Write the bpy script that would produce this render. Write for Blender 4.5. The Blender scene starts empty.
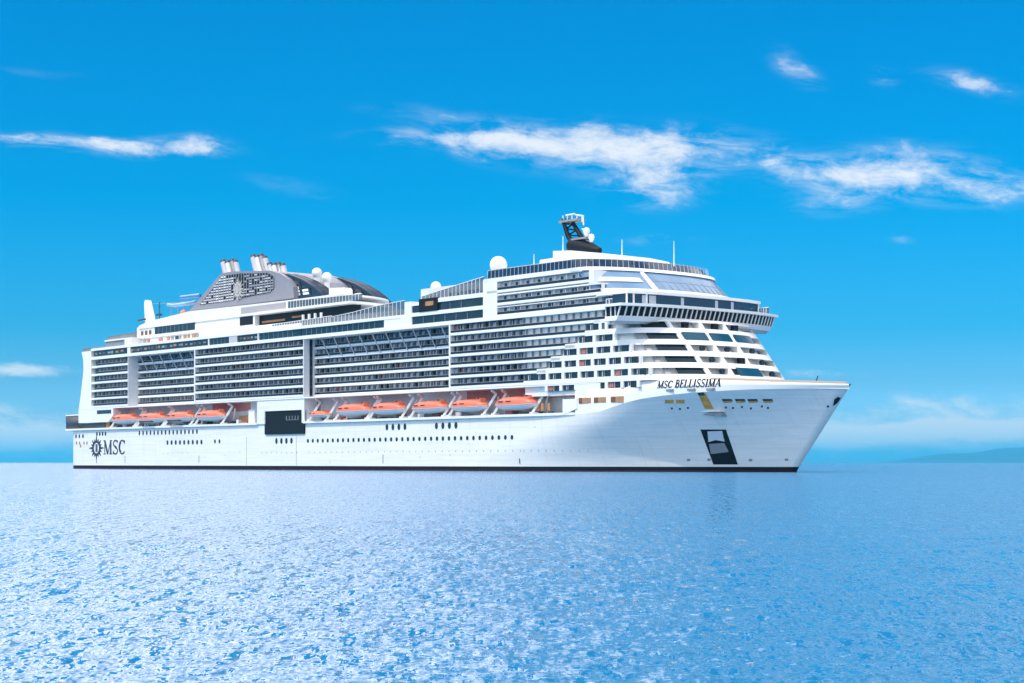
import bpy, math, random
import numpy as np
from mathutils import Vector, Matrix
R = math.radians
random.seed(7)
sc = bpy.context.scene
COL = sc.collection

# ------------------------------------------------------------------ camera
F_PX, U0, V0, HC = 1750.0, 512.0, 462.5, 2.1
cam_d = bpy.data.cameras.new('camera'); cam = bpy.data.objects.new('camera', cam_d); COL.objects.link(cam)
cam.location = (0, 0, HC); cam.rotation_euler = (R(90), 0, 0)
cam_d.sensor_width = 36; cam_d.lens = 36*F_PX/1024; cam_d.shift_y = (V0-341.5)/1024
cam_d.clip_start = 0.5; cam_d.clip_end = 200000
sc.camera = cam

# ------------------------------------------------------------------ light, exposure
SUN_AZ, SUN_EL = 235.0, 55.0          # compass azimuth measured from +Y clockwise: behind the camera, well to its left
sd = bpy.data.lights.new('sun', 'SUN'); sun = bpy.data.objects.new('sun', sd); COL.objects.link(sun)
sd.energy = 2.95; sd.angle = R(0.53); sd.color = (1.0, 0.94, 0.85)
to_sun = Vector((math.sin(R(SUN_AZ))*math.cos(R(SUN_EL)), math.cos(R(SUN_AZ))*math.cos(R(SUN_EL)), math.sin(R(SUN_EL))))
sun.rotation_euler = to_sun.to_track_quat('Z', 'Y').to_euler(); sun.location = (-100, -200, 300)
sc.view_settings.view_transform = 'Standard'; sc.view_settings.look = 'None'
sc.view_settings.gamma = 1; sc.view_settings.use_curve_mapping = False; sc.view_settings.exposure = 0.0

# ------------------------------------------------------------------ sky with clouds
world = bpy.data.worlds.new('World'); sc.world = world; world.use_nodes = True
NT = world.node_tree; NT.nodes.clear()
def N(t, **k):
    n = NT.nodes.new(t)
    for a, b in k.items(): setattr(n, a, b)
    return n
def link(a, b): NT.links.new(a, b)
def M(op, a, b=None, c=None, clamp=False):
    n = N('ShaderNodeMath', operation=op, use_clamp=clamp)
    for i, x in enumerate((a, b, c)):
        if x is None: continue
        if isinstance(x, (int, float)): n.inputs[i].default_value = x
        else: link(x, n.inputs[i])
    return n.outputs[0]
def smooth(x, a, b, lo=0.0, hi=1.0):
    n = N('ShaderNodeMapRange', interpolation_type='SMOOTHSTEP')
    link(x, n.inputs[0]); n.inputs[1].default_value = a; n.inputs[2].default_value = b
    n.inputs[3].default_value = lo; n.inputs[4].default_value = hi
    return n.outputs[0]
def mixc(fac, a, b, bt='MIX'):
    n = N('ShaderNodeMix', data_type='RGBA', blend_type=bt, clamp_factor=True)
    if isinstance(fac, (int, float)): n.inputs[0].default_value = fac
    else: link(fac, n.inputs[0])
    for s, x in ((6, a), (7, b)):
        if isinstance(x, tuple): n.inputs[s].default_value = x
        else: link(x, n.inputs[s])
    return n.outputs[2]
sky = N('ShaderNodeTexSky'); sky.sky_type = 'NISHITA'; sky.sun_disc = False
sky.sun_elevation = R(SUN_EL); sky.sun_rotation = R(SUN_AZ)
sky.altitude = 0; sky.air_density = 1.0; sky.dust_density = 0.6; sky.ozone_density = 2.5
tc = N('ShaderNodeTexCoord'); sep = N('ShaderNodeSeparateXYZ'); link(tc.outputs['Generated'], sep.inputs[0])
DX, DY, DZ = sep.outputs
AZ = M('ARCTAN2', DX, DY); EL = M('ARCSINE', DZ)          # compass angle from +Y, elevation
ELD = M('MULTIPLY', EL, 180/math.pi)
ramp = N('ShaderNodeValToRGB'); link(M('DIVIDE', ELD, 40.0, clamp=True), ramp.inputs[0])
SKY_TINT = [(0.0, (0.62, 1.05, 1.75)), (0.05, (0.36, 0.90, 1.57)), (0.067, (.255, .755, 1.31)), (0.107, (.083, .69, 1.18)), (0.21, (0.0, 0.735, 1.2)), (0.36, (0.0, 0.76, 1.24)), (0.5, (0.05, .8, 1.25)), (1.0, (0.3, 0.85, 1.2))]
el = ramp.color_ramp.elements
while len(el) < len(SKY_TINT): el.new(0.5)
for e, (p, c) in zip(el, SKY_TINT): e.position = p; e.color = (*c, 1)
base = mixc(1.0, sky.outputs[0], ramp.outputs[0], 'MULTIPLY')
# cloud field: warped, wind-stretched noise over (azimuth, elevation), gathered by soft banks
def vec(x, y, z=0.0):
    n = N('ShaderNodeCombineXYZ')
    for i, q in enumerate((x, y, z)):
        if isinstance(q, (int, float)): n.inputs[i].default_value = q
        else: link(q, n.inputs[i])
    return n.outputs[0]
def noise(v, scale, det=8, rough=0.6, dist=0.0):
    n = N('ShaderNodeTexNoise'); link(v, n.inputs['Vector']); n.inputs['Scale'].default_value = scale
    n.inputs['Detail'].default_value = det; n.inputs['Roughness'].default_value = rough; n.inputs['Distortion'].default_value = dist
    return n.outputs[0]
warp = noise(vec(M('MULTIPLY', AZ, 6), M('MULTIPLY', EL, 10)), 2.0, 4, 0.55)
warp2 = noise(vec(M('MULTIPLY', AZ, 6), M('MULTIPLY', EL, 10), 7.3), 2.0, 4, 0.55)
AZW = M('ADD', AZ, M('MULTIPLY', M('SUBTRACT', warp, 0.5), 0.034))
ELW = M('ADD', EL, M('MULTIPLY', M('SUBTRACT', warp2, 0.5), 0.013))
shear = M('ADD', ELW, M('MULTIPLY', AZW, 0.10))
fine = noise(vec(M('MULTIPLY', AZW, 26), M('MULTIPLY', shear, 95)), 1.0, 9, 0.62, 0.4)
puff = noise(vec(M('MULTIPLY', AZW, 30), M('MULTIPLY', shear, 62), 3.1), 1.0, 9, 0.66, 0.15)
def bank(u, v, ru, rv, tilt=0.0):
    a0, e0 = math.atan((u-U0)/F_PX), math.atan((V0-v)/F_PX)
    a = M('DIVIDE', M('SUBTRACT', AZW, a0), ru/F_PX)
    e = M('DIVIDE', M('SUBTRACT', M('SUBTRACT', ELW, e0), M('MULTIPLY', M('SUBTRACT', AZW, a0), tilt)), rv/F_PX)
    d = M('ADD', M('MULTIPLY', a, a), M('MULTIPLY', e, e))
    return M('EXPONENT', M('MULTIPLY', d, -1.0))
def total(xs):
    r = xs[0]
    for x in xs[1:]: r = M('ADD', r, x)
    return r
def times(x, k): return M('MULTIPLY', x, k)
high = total([times(bank(60, 155, 100, 8), .62), times(bank(150, 154, 70, 8), .6), times(bank(202, 152, 24, 10), .5),
              times(bank(440, 137, 70, 8), .7), times(bank(520, 140, 75, 17), .8), times(bank(590, 147, 75, 18), .75), times(bank(680, 152, 75, 20), .95), times(bank(655, 190, 48, 16), .85),
              times(bank(430, 116, 70, 9, -.12), .3), times(bank(660, 172, 60, 10), .3),
              times(bank(835, 178, 45, 17), .8), times(bank(890, 180, 60, 22), .8), times(bank(975, 192, 60, 20, -.1), .75), times(bank(835, 205, 38, 12), .35), times(bank(785, 172, 22, 9), .3),
              times(bank(975, 97, 38, 9, -.25), .72), times(bank(795, 72, 22, 15, -.6), .5), times(bank(882, 85, 12, 10), .5),
              times(bank(655, 241, 40, 5), .42), times(bank(897, 245, 15, 4), .35), times(bank(20, 84, 60, 6), .15), times(bank(300, 190, 60, 10, -.2), .2)])
# unseen broken cloud, added to fill the ship's shade and whiten the water
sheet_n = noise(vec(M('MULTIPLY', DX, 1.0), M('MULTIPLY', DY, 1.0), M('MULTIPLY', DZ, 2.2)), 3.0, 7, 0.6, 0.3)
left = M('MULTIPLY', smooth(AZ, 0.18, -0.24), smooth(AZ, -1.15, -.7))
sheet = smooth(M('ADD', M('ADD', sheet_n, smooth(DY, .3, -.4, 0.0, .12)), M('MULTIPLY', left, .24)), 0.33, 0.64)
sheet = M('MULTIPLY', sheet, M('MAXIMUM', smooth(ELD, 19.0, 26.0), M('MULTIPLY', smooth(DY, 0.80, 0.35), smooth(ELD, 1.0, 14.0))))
def cover(bank_, edge, soft, k1, k2):
    d = M('ADD', bank_, M('ADD', M('MULTIPLY', M('SUBTRACT', fine, .5), k1), M('MULTIPLY', M('SUBTRACT', puff, .5), k2)))
    return M('MULTIPLY', smooth(d, edge, edge+soft), smooth(bank_, .03, .36))
hi_a = cover(high, .27, 1.15, 1.9, 2.3)
wide = M('MULTIPLY', M('MULTIPLY', smooth(high, .01, .75), smooth(fine, .40, .72)), .55)
hi_a = M('MAXIMUM', hi_a, wide)
low = total([times(bank(945, 433, 120, 9), 1.5), times(bank(830, 436, 80, 6), .7), times(bank(20, 434, 75, 10), 1.2), times(bank(10, 373, 80, 7), .7),
             times(bank(960, 412, 150, 16), .5), times(bank(800, 375, 70, 6), .4), times(bank(900, 446, 190, 13), .55), times(bank(15, 444, 100, 14), .65), times(bank(20, 415, 110, 14), .35)])
lo_a = M('MULTIPLY', cover(low, .08, 1.0, 1.0, 1.9), 0.95)
CLOUD = (8.3, 8.4, 8.6, 1)
c1 = mixc(lo_a, base, (6.3, 7.3, 8.0, 1))
c2 = mixc(M('MULTIPLY', hi_a, 0.84), c1, CLOUD)
fill_veil = mixc(left, (15.5, 15.2, 15.6, 1), (50.0, 44.0, 43.0, 1))  # extra brightness added to the unseen cloud, strongest at left for water glare
c3 = mixc(M('MULTIPLY', sheet, 0.85), c2, fill_veil)
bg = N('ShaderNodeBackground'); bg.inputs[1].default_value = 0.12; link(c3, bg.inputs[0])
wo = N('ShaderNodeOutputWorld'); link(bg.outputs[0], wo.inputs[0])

# ------------------------------------------------------------------ materials
def mat(name, rgb, rough=0.5, metal=0.0, spec=0.5, noise_amt=0.0, noise_scale=0.4, emit=None, alpha=1.0, bump=0.0, bscale=1.0, stretch=(1, 1, 1)):
    m = bpy.data.materials.new(name); m.use_nodes = True
    nt = m.node_tree; b = nt.nodes['Principled BSDF']
    b.inputs['Base Color'].default_value = (*rgb, 1); b.inputs['Roughness'].default_value = rough
    b.inputs['Metallic'].default_value = metal; b.inputs['Specular IOR Level'].default_value = spec
    if alpha < 1: b.inputs['Alpha'].default_value = alpha
    if emit: b.inputs['Emission Color'].default_value = (*emit[0], 1); b.inputs['Emission Strength'].default_value = emit[1]
    t = nt.nodes.new('ShaderNodeTexCoord'); mp = nt.nodes.new('ShaderNodeMapping'); mp.inputs['Scale'].default_value = stretch
    nt.links.new(t.outputs['Object'], mp.inputs[0])
    n = nt.nodes.new('ShaderNodeTexNoise'); n.inputs['Scale'].default_value = noise_scale; n.inputs['Detail'].default_value = 6
    nt.links.new(mp.outputs[0], n.inputs['Vector'])
    a = noise_amt or 0.04
    mr = nt.nodes.new('ShaderNodeMapRange'); mr.inputs[1].default_value = .3; mr.inputs[2].default_value = .7
    mr.inputs[3].default_value = 1-a; mr.inputs[4].default_value = 1+a; nt.links.new(n.outputs[0], mr.inputs[0])
    mx = nt.nodes.new('ShaderNodeMix'); mx.data_type = 'RGBA'; mx.blend_type = 'MULTIPLY'; mx.inputs[0].default_value = 1
    mx.inputs[6].default_value = (*rgb, 1); nt.links.new(mr.outputs[0], mx.inputs[7]); nt.links.new(mx.outputs[2], b.inputs['Base Color'])
    if bump:
        n2 = nt.nodes.new('ShaderNodeTexNoise'); n2.inputs['Scale'].default_value = bscale; n2.inputs['Detail'].default_value = 3
        nt.links.new(mp.outputs[0], n2.inputs['Vector'])
        bp = nt.nodes.new('ShaderNodeBump'); bp.inputs['Strength'].default_value = 1; bp.inputs['Distance'].default_value = bump
        nt.links.new(n2.outputs[0], bp.inputs['Height']); nt.links.new(bp.outputs[0], b.inputs['Normal'])
    return m
WHITE = mat('white_paint', (.82, .82, .81), .38, noise_amt=.03, noise_scale=.15)
HULLW = mat('white_hull_paint', (.81, .81, .80), .32, noise_amt=.05, noise_scale=.7, bump=.04, bscale=.5, stretch=(.12, .4, 2.0))
def plating(m):
    nt = m.node_tree; b = nt.nodes['Principled BSDF']; L_ = nt.links.new
    t = nt.nodes.new('ShaderNodeTexCoord'); sp = nt.nodes.new('ShaderNodeSeparateXYZ'); L_(t.outputs['Object'], sp.inputs[0])
    cb = nt.nodes.new('ShaderNodeCombineXYZ'); L_(sp.outputs[0], cb.inputs[0]); L_(sp.outputs[2], cb.inputs[1])
    br = nt.nodes.new('ShaderNodeTexBrick'); L_(cb.outputs[0], br.inputs['Vector'])
    br.inputs['Scale'].default_value = 1; br.inputs['Brick Width'].default_value = 9.5; br.inputs['Row Height'].default_value = 2.6; br.inputs['Mortar Size'].default_value = .05
    br.inputs['Color1'].default_value = (1, 1, 1, 1); br.inputs['Color2'].default_value = (.955, .96, .965, 1); br.inputs['Mortar'].default_value = (.88, .885, .90, 1)
    mp = nt.nodes.new('ShaderNodeMapping'); mp.inputs['Scale'].default_value = (1.1, .05, .05); L_(t.outputs['Object'], mp.inputs[0])
    n = nt.nodes.new('ShaderNodeTexNoise'); n.inputs['Scale'].default_value = 1; n.inputs['Detail'].default_value = 4; L_(mp.outputs[0], n.inputs['Vector'])
    mr = nt.nodes.new('ShaderNodeMapRange'); L_(n.outputs[0], mr.inputs[0]); mr.inputs[1].default_value = .58; mr.inputs[2].default_value = .8; mr.inputs[3].default_value = 0; mr.inputs[4].default_value = .5
    st_ = nt.nodes.new('ShaderNodeMix'); st_.data_type = 'RGBA'; L_(mr.outputs[0], st_.inputs[0]); st_.inputs[6].default_value = (1, 1, 1, 1); st_.inputs[7].default_value = (.80, .74, .66, 1)
    old = b.inputs['Base Color'].links[0].from_socket
    for other in (br.outputs['Color'], st_.outputs[2]):
        mx = nt.nodes.new('ShaderNodeMix'); mx.data_type = 'RGBA'; mx.blend_type = 'MULTIPLY'; mx.inputs[0].default_value = 1
        L_(old, mx.inputs[6]); L_(other, mx.inputs[7]); old = mx.outputs[2]
    L_(old, b.inputs['Base Color'])
plating(HULLW)
OFFW = mat('cabin_wall_paint', (.70, .70, .72), .5)
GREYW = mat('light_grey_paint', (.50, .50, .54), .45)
GREY = mat('grey_paint', (.26, .27, .30), .4, noise_amt=.08)
DARK = mat('dark_grey_paint', (.035, .038, .045), .4)
BLACK = mat('dark_recess', (.008, .010, .014), .5, spec=.15)
BOOT = mat('black_bottom_paint', (.010, .008, .012), .6, spec=.15)
MAROON = mat('maroon_bottom_paint', (.045, .007, .016), .6, spec=.15)
RAILG = mat('smoked_railing_glass', (.012, .022, .042), .2, spec=.3)
DOMEG = mat('dome_glass', (.006, .016, .03), .35, spec=.15)
NAVY = mat('navy_glass', (.008, .028, .065), .06, spec=.6)
NAVYP = mat('navy_paint', (.010, .03, .065), .45, spec=.2)
GLASS = mat('dark_window_glass', (.015, .025, .038), .05, spec=.6, noise_amt=.3, noise_scale=.3)
CURT = mat('pale_curtain', (.42, .46, .54), .7, noise_amt=.15, noise_scale=.6)
CURTR = mat('rose_curtain', (.45, .16, .13), .7, noise_amt=.15, noise_scale=.6)
TEALG = mat('teal_tinted_glass', (.005, .065, .115), .12, spec=.35)
TEALD = mat('dark_teal_glass', (.003, .018, .03), .15, spec=.3)
SCREEN = mat('clear_windscreen', (.10, .13, .17), .06, spec=.6, alpha=.6)
SKYGL = mat('sloped_pale_glass', (.16, .27, .42), .12, spec=.6, noise_amt=.1, noise_scale=.2)
ORANGE = mat('lifeboat_orange', (.70, .165, .09), .38, noise_amt=.06)
SALMON = mat('orange_bounce_wall', (.58, .20, .17), .6, noise_amt=.12)  # wall takes the boats' orange bounce as its colour; gear is simply salmon
TANR = mat('tan_rail_paint', (.50, .41, .33), .6)
TEAK = mat('teak_deck', (.36, .25, .16), .6, noise_amt=.1)
ORNG = mat('orange_lined_recess', (.72, .33, .06), .5, noise_amt=.25, noise_scale=.9)
AMBERD = mat('dark_amber_interior', (.16, .075, .035), .5, noise_amt=.4, noise_scale=1.2)
AMBER = mat('amber_wood_panel', (.42, .20, .07), .4, noise_amt=.25, noise_scale=.9)
LAMPED = mat('lamp_lit_window', (.30, .15, .06), .3, emit=((1.0, .5, .2), .16), noise_amt=.25, noise_scale=.8)
FUNG = mat('funnel_shade_grey', (.23, .23, .27), .45)  # grey casing paint, darkened further for the shade on its tilted face
BLUE = mat('blue_fibreglass', (.05, .20, .50), .3)
SLIDE2 = mat('pale_blue_fibreglass', (.22, .38, .62), .3)
LETTER = mat('dark_lettering', (.02, .022, .04), .4)
GOLD = mat('pale_gold_emblem', (.42, .40, .36), .4)
STEEL = mat('weathered_steel', (.30, .29, .28), .4, metal=.3, noise_amt=.15)

# ------------------------------------------------------------------ ship frame (s: metres from the stern, t: metres to starboard, h: metres above water)
K, XV, TB = 6.08e5, -950.0, 21.5
_l = math.hypot(U0-XV, F_PX); AX, AY = (U0-XV)/_l, -F_PX/_l; NX, NY = AY, -AX
D0 = K/(80-XV); X0 = (80-U0)/F_PX*D0
def S(u, t=TB):            # where along the ship a feature surveyed at photo column u lies, on the fore-and-aft plane t
    k = (u-U0)/F_PX; Xt = X0+NX*(t-TB); Yt = D0+NY*(t-TB)
    return (k*Yt-Xt)/(AX-k*AY)
def HT(u, v, t=TB):        # and its height above the water
    s = S(u, t); Y = D0+AY*s+NY*(t-TB); return HC+(V0-v)*Y/F_PX
def tag(o, label=None, cat=None, group=None, kind=None):
    for k, v in (('label', label), ('category', cat), ('group', group), ('kind', kind)):
        if v: o[k] = v
    return o
class MB:
    def __init__(s): s.v = []; s.f = []; s.m = []; s.mats = []; s.cur = 0; s.smooth = []
        
    def use(s, m):
        if m not in s.mats: s.mats.append(m)
        s.cur = s.mats.index(m); return s
    def add(s, vs, fs, smooth=False):
        b = len(s.v); s.v += [(p[0], -p[1], p[2]) for p in vs]
        for f in fs: s.f.append([b+i for i in f]); s.m.append(s.cur); s.smooth.append(smooth)
        return s
    def box(s, s0, s1, t0, t1, h0, h1):
        v = [(a, b, c) for a in (s0, s1) for b in (t0, t1) for c in (h0, h1)]
        return s.add(v, [(0, 1, 3, 2), (4, 6, 7, 5), (0, 4, 5, 1), (2, 3, 7, 6), (0, 2, 6, 4), (1, 5, 7, 3)])
    def hexa(s, v):        # eight corners, order as in box
        return s.add(v, [(0, 1, 3, 2), (4, 6, 7, 5), (0, 4, 5, 1), (2, 3, 7, 6), (0, 2, 6, 4), (1, 5, 7, 3)])
    def prism(s, poly, t0, t1):     # poly in (s, h), pushed through t
        n = len(poly)
        v = [(a, t0, b) for a, b in poly]+[(a, t1, b) for a, b in poly]
        return s.add(v, [tuple(range(n)), tuple(range(2*n-1, n-1, -1))]+[(i, (i+1) % n, n+(i+1) % n, n+i) for i in range(n)])
    def plate(s, poly, h0, h1):     # poly in (s, t), pushed up
        n = len(poly)
        v = [(a, b, h0) for a, b in poly]+[(a, b, h1) for a, b in poly]
        return s.add(v, [tuple(range(n)), tuple(range(2*n-1, n-1, -1))]+[(i, (i+1) % n, n+(i+1) % n, n+i) for i in range(n)])
    def bar(s, a, b, w, d=None):
        a, b = Vector(a), Vector(b); d = d or w
        z = (b-a).normalized(); x = z.cross(Vector((0, 0, 1)));
        if x.length < 1e-4: x = Vector((1, 0, 0))
        x.normalize(); y = z.cross(x)
        v = [p+x*i*w/2+y*j*d/2 for p in (a, b) for i in (-1, 1) for j in (-1, 1)]
        return s.hexa([tuple(q) for q in v])
    def rings(s, rings, smooth=True, closed=True, cap=True):
        n = len(rings[0]); v = [p for r in rings for p in r]; f = []
        for i in range(len(rings)-1):
            for j in range(n if closed else n-1):
                k = (j+1) % n; f.append((i*n+j, i*n+k, (i+1)*n+k, (i+1)*n+j))
        s.add(v, f, smooth)
        if cap:
            s.add(rings[0], [tuple(range(n))]); s.add(rings[-1], [tuple(range(n-1, -1, -1))])
        return s
    def tube(s, pts, r, n=8):
        pts = [Vector(p) for p in pts]; rs = r if isinstance(r, list) else [r]*len(pts); out = []
        for i, p in enumerate(pts):
            z = (pts[min(i+1, len(pts)-1)]-pts[max(i-1, 0)]).normalized(); x = z.cross(Vector((0, 0, 1)))
            if x.length < 1e-3: x = Vector((1, 0, 0))
            x.normalize(); y = z.cross(x)
            out.append([tuple(p+x*math.cos(q*2*math.pi/n)*rs[i]+y*math.sin(q*2*math.pi/n)*rs[i]) for q in range(n)])
        return s.rings(out)
    def lathe(s, c, prof, n=20):
        return s.rings([[(c[0]+r*math.cos(q*2*math.pi/n), c[1]+r*math.sin(q*2*math.pi/n), c[2]+z) for q in range(n)] for r, z in prof])
    def build(s, name, parent=None, link_=True):
        me = bpy.data.meshes.new(name); me.from_pydata(s.v, [], s.f)
        for m in s.mats: me.materials.append(m)
        me.polygons.foreach_set('material_index', s.m); me.polygons.foreach_set('use_smooth', s.smooth); me.update()
        import bmesh
        bm = bmesh.new(); bm.from_mesh(me); bmesh.ops.recalc_face_normals(bm, faces=bm.faces); bm.to_mesh(me); bm.free()
        o = bpy.data.objects.new(name, me); COL.objects.link(o)
        if parent: o.parent = parent
        return o
def box(name, m, parent, *d): return MB().use(m).box(*d).build(name, parent)
def clone(o, parent, loc, rz=None):
    c = o.copy(); COL.objects.link(c); c.parent = parent; c.location = (loc[0], -loc[1], loc[2])
    if rz is not None: c.rotation_euler.z = rz
    return c
def interp(x, tab):
    xs, ys = zip(*tab); return float(np.interp(x, xs, ys))
def lerp(a, b, w): return a+(b-a)*w

SHIP = bpy.data.objects.new('cruise_ship', None); COL.objects.link(SHIP)
SHIP.location = (X0-NX*TB, D0-NY*TB, 0); SHIP.rotation_euler.z = math.atan2(AY, AX)
tag(SHIP, 'huge white cruise ship with rows of balconies and dark sun emblem on its stern', 'cruise ship')

# ------------------------------------------------------------------ sea, hill
def make_sea():
    m = bpy.data.materials.new('sea_water'); m.use_nodes = True; nt = m.node_tree; b = nt.nodes['Principled BSDF']
    b.inputs['Base Color'].default_value = (.014, .15, .31, 1); b.inputs['Specular IOR Level'].default_value = 1.0; b.inputs['Roughness'].default_value = .07; b.inputs['IOR'].default_value = 1.33
    L_ = nt.links.new
    def nn(t, **k):
        n = nt.nodes.new(t)
        for x, y in k.items(): setattr(n, x, y)
        return n
    t = nn('ShaderNodeTexCoord')
    def mth(op, x, y=None, z=None):
        n = nn('ShaderNodeMath', operation=op)
        for i, q_ in enumerate((x, y, z)):
            if q_ is None: continue
            if isinstance(q_, (int, float)): n.inputs[i].default_value = q_
            else: L_(q_, n.inputs[i])
        return n.outputs[0]
    def ripple(seed, comps):               # sum of wind-ripple fields, each (crests per metre across, along the wind, weight)
        out = None
        for i, (fx, fy, w) in enumerate(comps):
            mp = nn('ShaderNodeMapping'); mp.inputs['Scale'].default_value = (fx, fy, 1); mp.inputs['Location'].default_value = (seed*3.7+i, seed*1.3, seed)
            mp.inputs['Rotation'].default_value = (0, 0, R((-12, 9, -14, 13, -6)[i % 5])); L_(t.outputs['Object'], mp.inputs[0])
            n = nn('ShaderNodeTexNoise'); n.inputs['Scale'].default_value = 1; n.inputs['Detail'].default_value = 3; n.inputs['Roughness'].default_value = .6; n.inputs['Distortion'].default_value = .5+.3*i
            L_(mp.outputs[0], n.inputs['Vector'])
            v_ = mth('MULTIPLY', mth('SUBTRACT', n.outputs[0], .5), w); out = v_ if out is None else mth('ADD', out, v_)
        return out
    COMP = ((11, 13, 1.4), (8, 5, 1.4), (6, 1.6, 1.3), (4.6, .55, 1.1), (3.2, .2, .8))
    nx_ = mth('MULTIPLY', ripple(1, COMP), .8)
    ny_ = mth('SUBTRACT', mth('MULTIPLY', ripple(2, COMP), 2.3), .44)
    cv = nn('ShaderNodeCombineXYZ'); L_(nx_, cv.inputs[0]); L_(ny_, cv.inputs[1]); cv.inputs[2].default_value = 1
    geo = nn('ShaderNodeNewGeometry'); ad = nn('ShaderNodeVectorMath', operation='ADD'); L_(geo.outputs['Normal'], ad.inputs[0]); L_(cv.outputs[0], ad.inputs[1])
    nz = nn('ShaderNodeVectorMath', operation='NORMALIZE'); L_(ad.outputs[0], nz.inputs[0]); 
    # Normal + (nx, ny, 1): halve the relief's own tilt back in by doubling the ripple slopes above
    L_(nz.outputs[0], b.inputs['Normal'])
    # one polar sheet from under the camera to the horizon; wind waves are real relief near by, fading into the bump far off
    ang = np.concatenate([np.linspace(-1.45, -.36, 60), np.linspace(-.355, .355, 980), np.linspace(.36, 1.45, 60)])
    px = np.concatenate([np.arange(430, 260, -1.6), np.arange(260, 3.0, -.75)])
    dist = np.concatenate([[3, 5, 7], F_PX*HC/px, [1400, 1900, 2600, 4000, 7000, 14000, 30000, 55000]])
    A, D = np.meshgrid(ang, dist); X, Y = D*np.sin(A), D*np.cos(A); Z = np.zeros_like(X)
    step = np.maximum(np.gradient(dist)[:, None]*np.ones_like(X), D*.0009)
    rg = np.random.default_rng(5); lam = np.geomspace(.10, 1.6, 80)
    for l in lam:
        k = 2*math.pi/l; th = R(-100)+rg.normal(0, .62); amp = .034/k*min(1, (.5/l)**.6)
        fade = np.exp(-(1.3*step/l)**2)
        ph = k*(X*math.cos(th)+Y*math.sin(th))+rg.uniform(0, 6.283)
        Z += amp*fade*np.sin(ph+.35*np.sin(ph*.37+l))
    nr, nc = X.shape
    co = np.stack([X, Y, Z], -1).reshape(-1, 3)
    ii = (np.arange(nr-1)[:, None]*nc+np.arange(nc-1)[None, :]).ravel()
    fc = np.stack([ii, ii+1, ii+nc+1, ii+nc], -1)
    me = bpy.data.meshes.new('sea'); me.vertices.add(len(co)); me.vertices.foreach_set('co', co.ravel())
    me.loops.add(fc.size); me.loops.foreach_set('vertex_index', fc.ravel()); me.polygons.add(len(fc))
    me.polygons.foreach_set('loop_start', np.arange(len(fc))*4); me.polygons.foreach_set('use_smooth', np.ones(len(fc), bool))
    me.update(calc_edges=True); me.validate(); me.materials.append(m)
    if me.polygons[0].normal.z < 0: me.flip_normals()
    o = bpy.data.objects.new('sea', me); COL.objects.link(o); tag(o, kind='structure'); return o
make_sea()
def make_hill():
    m = mat('far_land', (.012, .04, .06), .9, noise_amt=.1, noise_scale=.0006)
    q = MB().use(m); Y = 30000.; n = 60; rows = []
    rs = random.Random(3)
    for j in range(9):
        w = j/8; r_ = []
        for i in range(n+1):
            a = i/n; u = 888+a*420
            prof = 262*(math.sin(math.pi*min(1, a*1.12)**.85) if a < .89 else 0)**1.1 if a > 0 else 0
            prof = max(0, prof)*(1+.10*math.sin(a*23)+.06*math.sin(a*51+1))
            x = (u-U0)/F_PX*Y
            hh = prof*math.sin(math.pi*w)**.8 if 0 < w < 1 else 0
            r_.append((x+ (w-.5)*500, -(Y+(w-.5)*5000), hh-1))
        rows.append(r_)
    q.rings(rows, closed=False, cap=False)
    o = q.build('distant_hill'); tag(o, kind='structure')
make_hill()
def make_haze():
    m = bpy.data.materials.new('haze_air'); m.use_nodes = True; nt = m.node_tree; nt.nodes.clear()
    v = nt.nodes.new('ShaderNodeVolumePrincipled'); v.inputs['Color'].default_value = (.06, .58, .95, 1); v.inputs['Density'].default_value = 4.6e-5; v.inputs['Anisotropy'].default_value = .2
    o_ = nt.nodes.new('ShaderNodeOutputMaterial'); nt.links.new(v.outputs[0], o_.inputs['Volume'])
    q = MB().use(m); q.v = []; b = 56000.
    q.v = [(x, y, z) for x in (-b, b) for y in (-b, b) for z in (-4., 300.)]
    q.f = [[0, 1, 3, 2], [4, 6, 7, 5], [0, 4, 5, 1], [2, 3, 7, 6], [0, 2, 6, 4], [1, 5, 7, 3]]; q.m = [0]*6; q.smooth = [False]*6
    tag(q.build('haze'), kind='stuff')
make_haze()

# ------------------------------------------------------------------ hull
HK = [(0, 13.1), (250, 13.1), (258, 13.5), (264, 14.9), (270, 16.0), (276, 16.6), (282, 17.0), (288, 17.3), (295, 17.55), (312, 17.65)]
def hk(s): return interp(s, HK)
def s_end(h): return 296.8+14.4*max(0, h)/17.65 if h < 17.65 else 311.2+(h-17.65)*.4
def half(s, h, above=False):
    w = 1.0 if above else max(0., min(1., h/hk(s)))
    we = w**1.7
    s0 = lerp(214, 257, we); p = lerp(1.85, 2.5, we)
    se = s_end(h)
    xi = max(0, (s-s0)/(se-s0)); B = 20.9+.6*we*min(1, max(0, (s-235)/20))
    b = B*max(0, 1-min(1, xi)**p)
    if s < 4:                               # rounded stern quarters
        z = min(1, (4-s)/12.3); b *= .94+.06*(1-z**2.6)**(1/2.6) if z < 1 else .94
    return b
def s_at(xi, h): return xi if xi <= 205 else 205+(xi-205)/(312-205)*(s_end(h)-205)
STN = [-8.2, -7.9, -7, -5, -1.5, 1, 4, 15, 40, 80, 120, 160, 195, 205]+[205+107*(i/44)**.9 for i in range(1, 45)]
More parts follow.
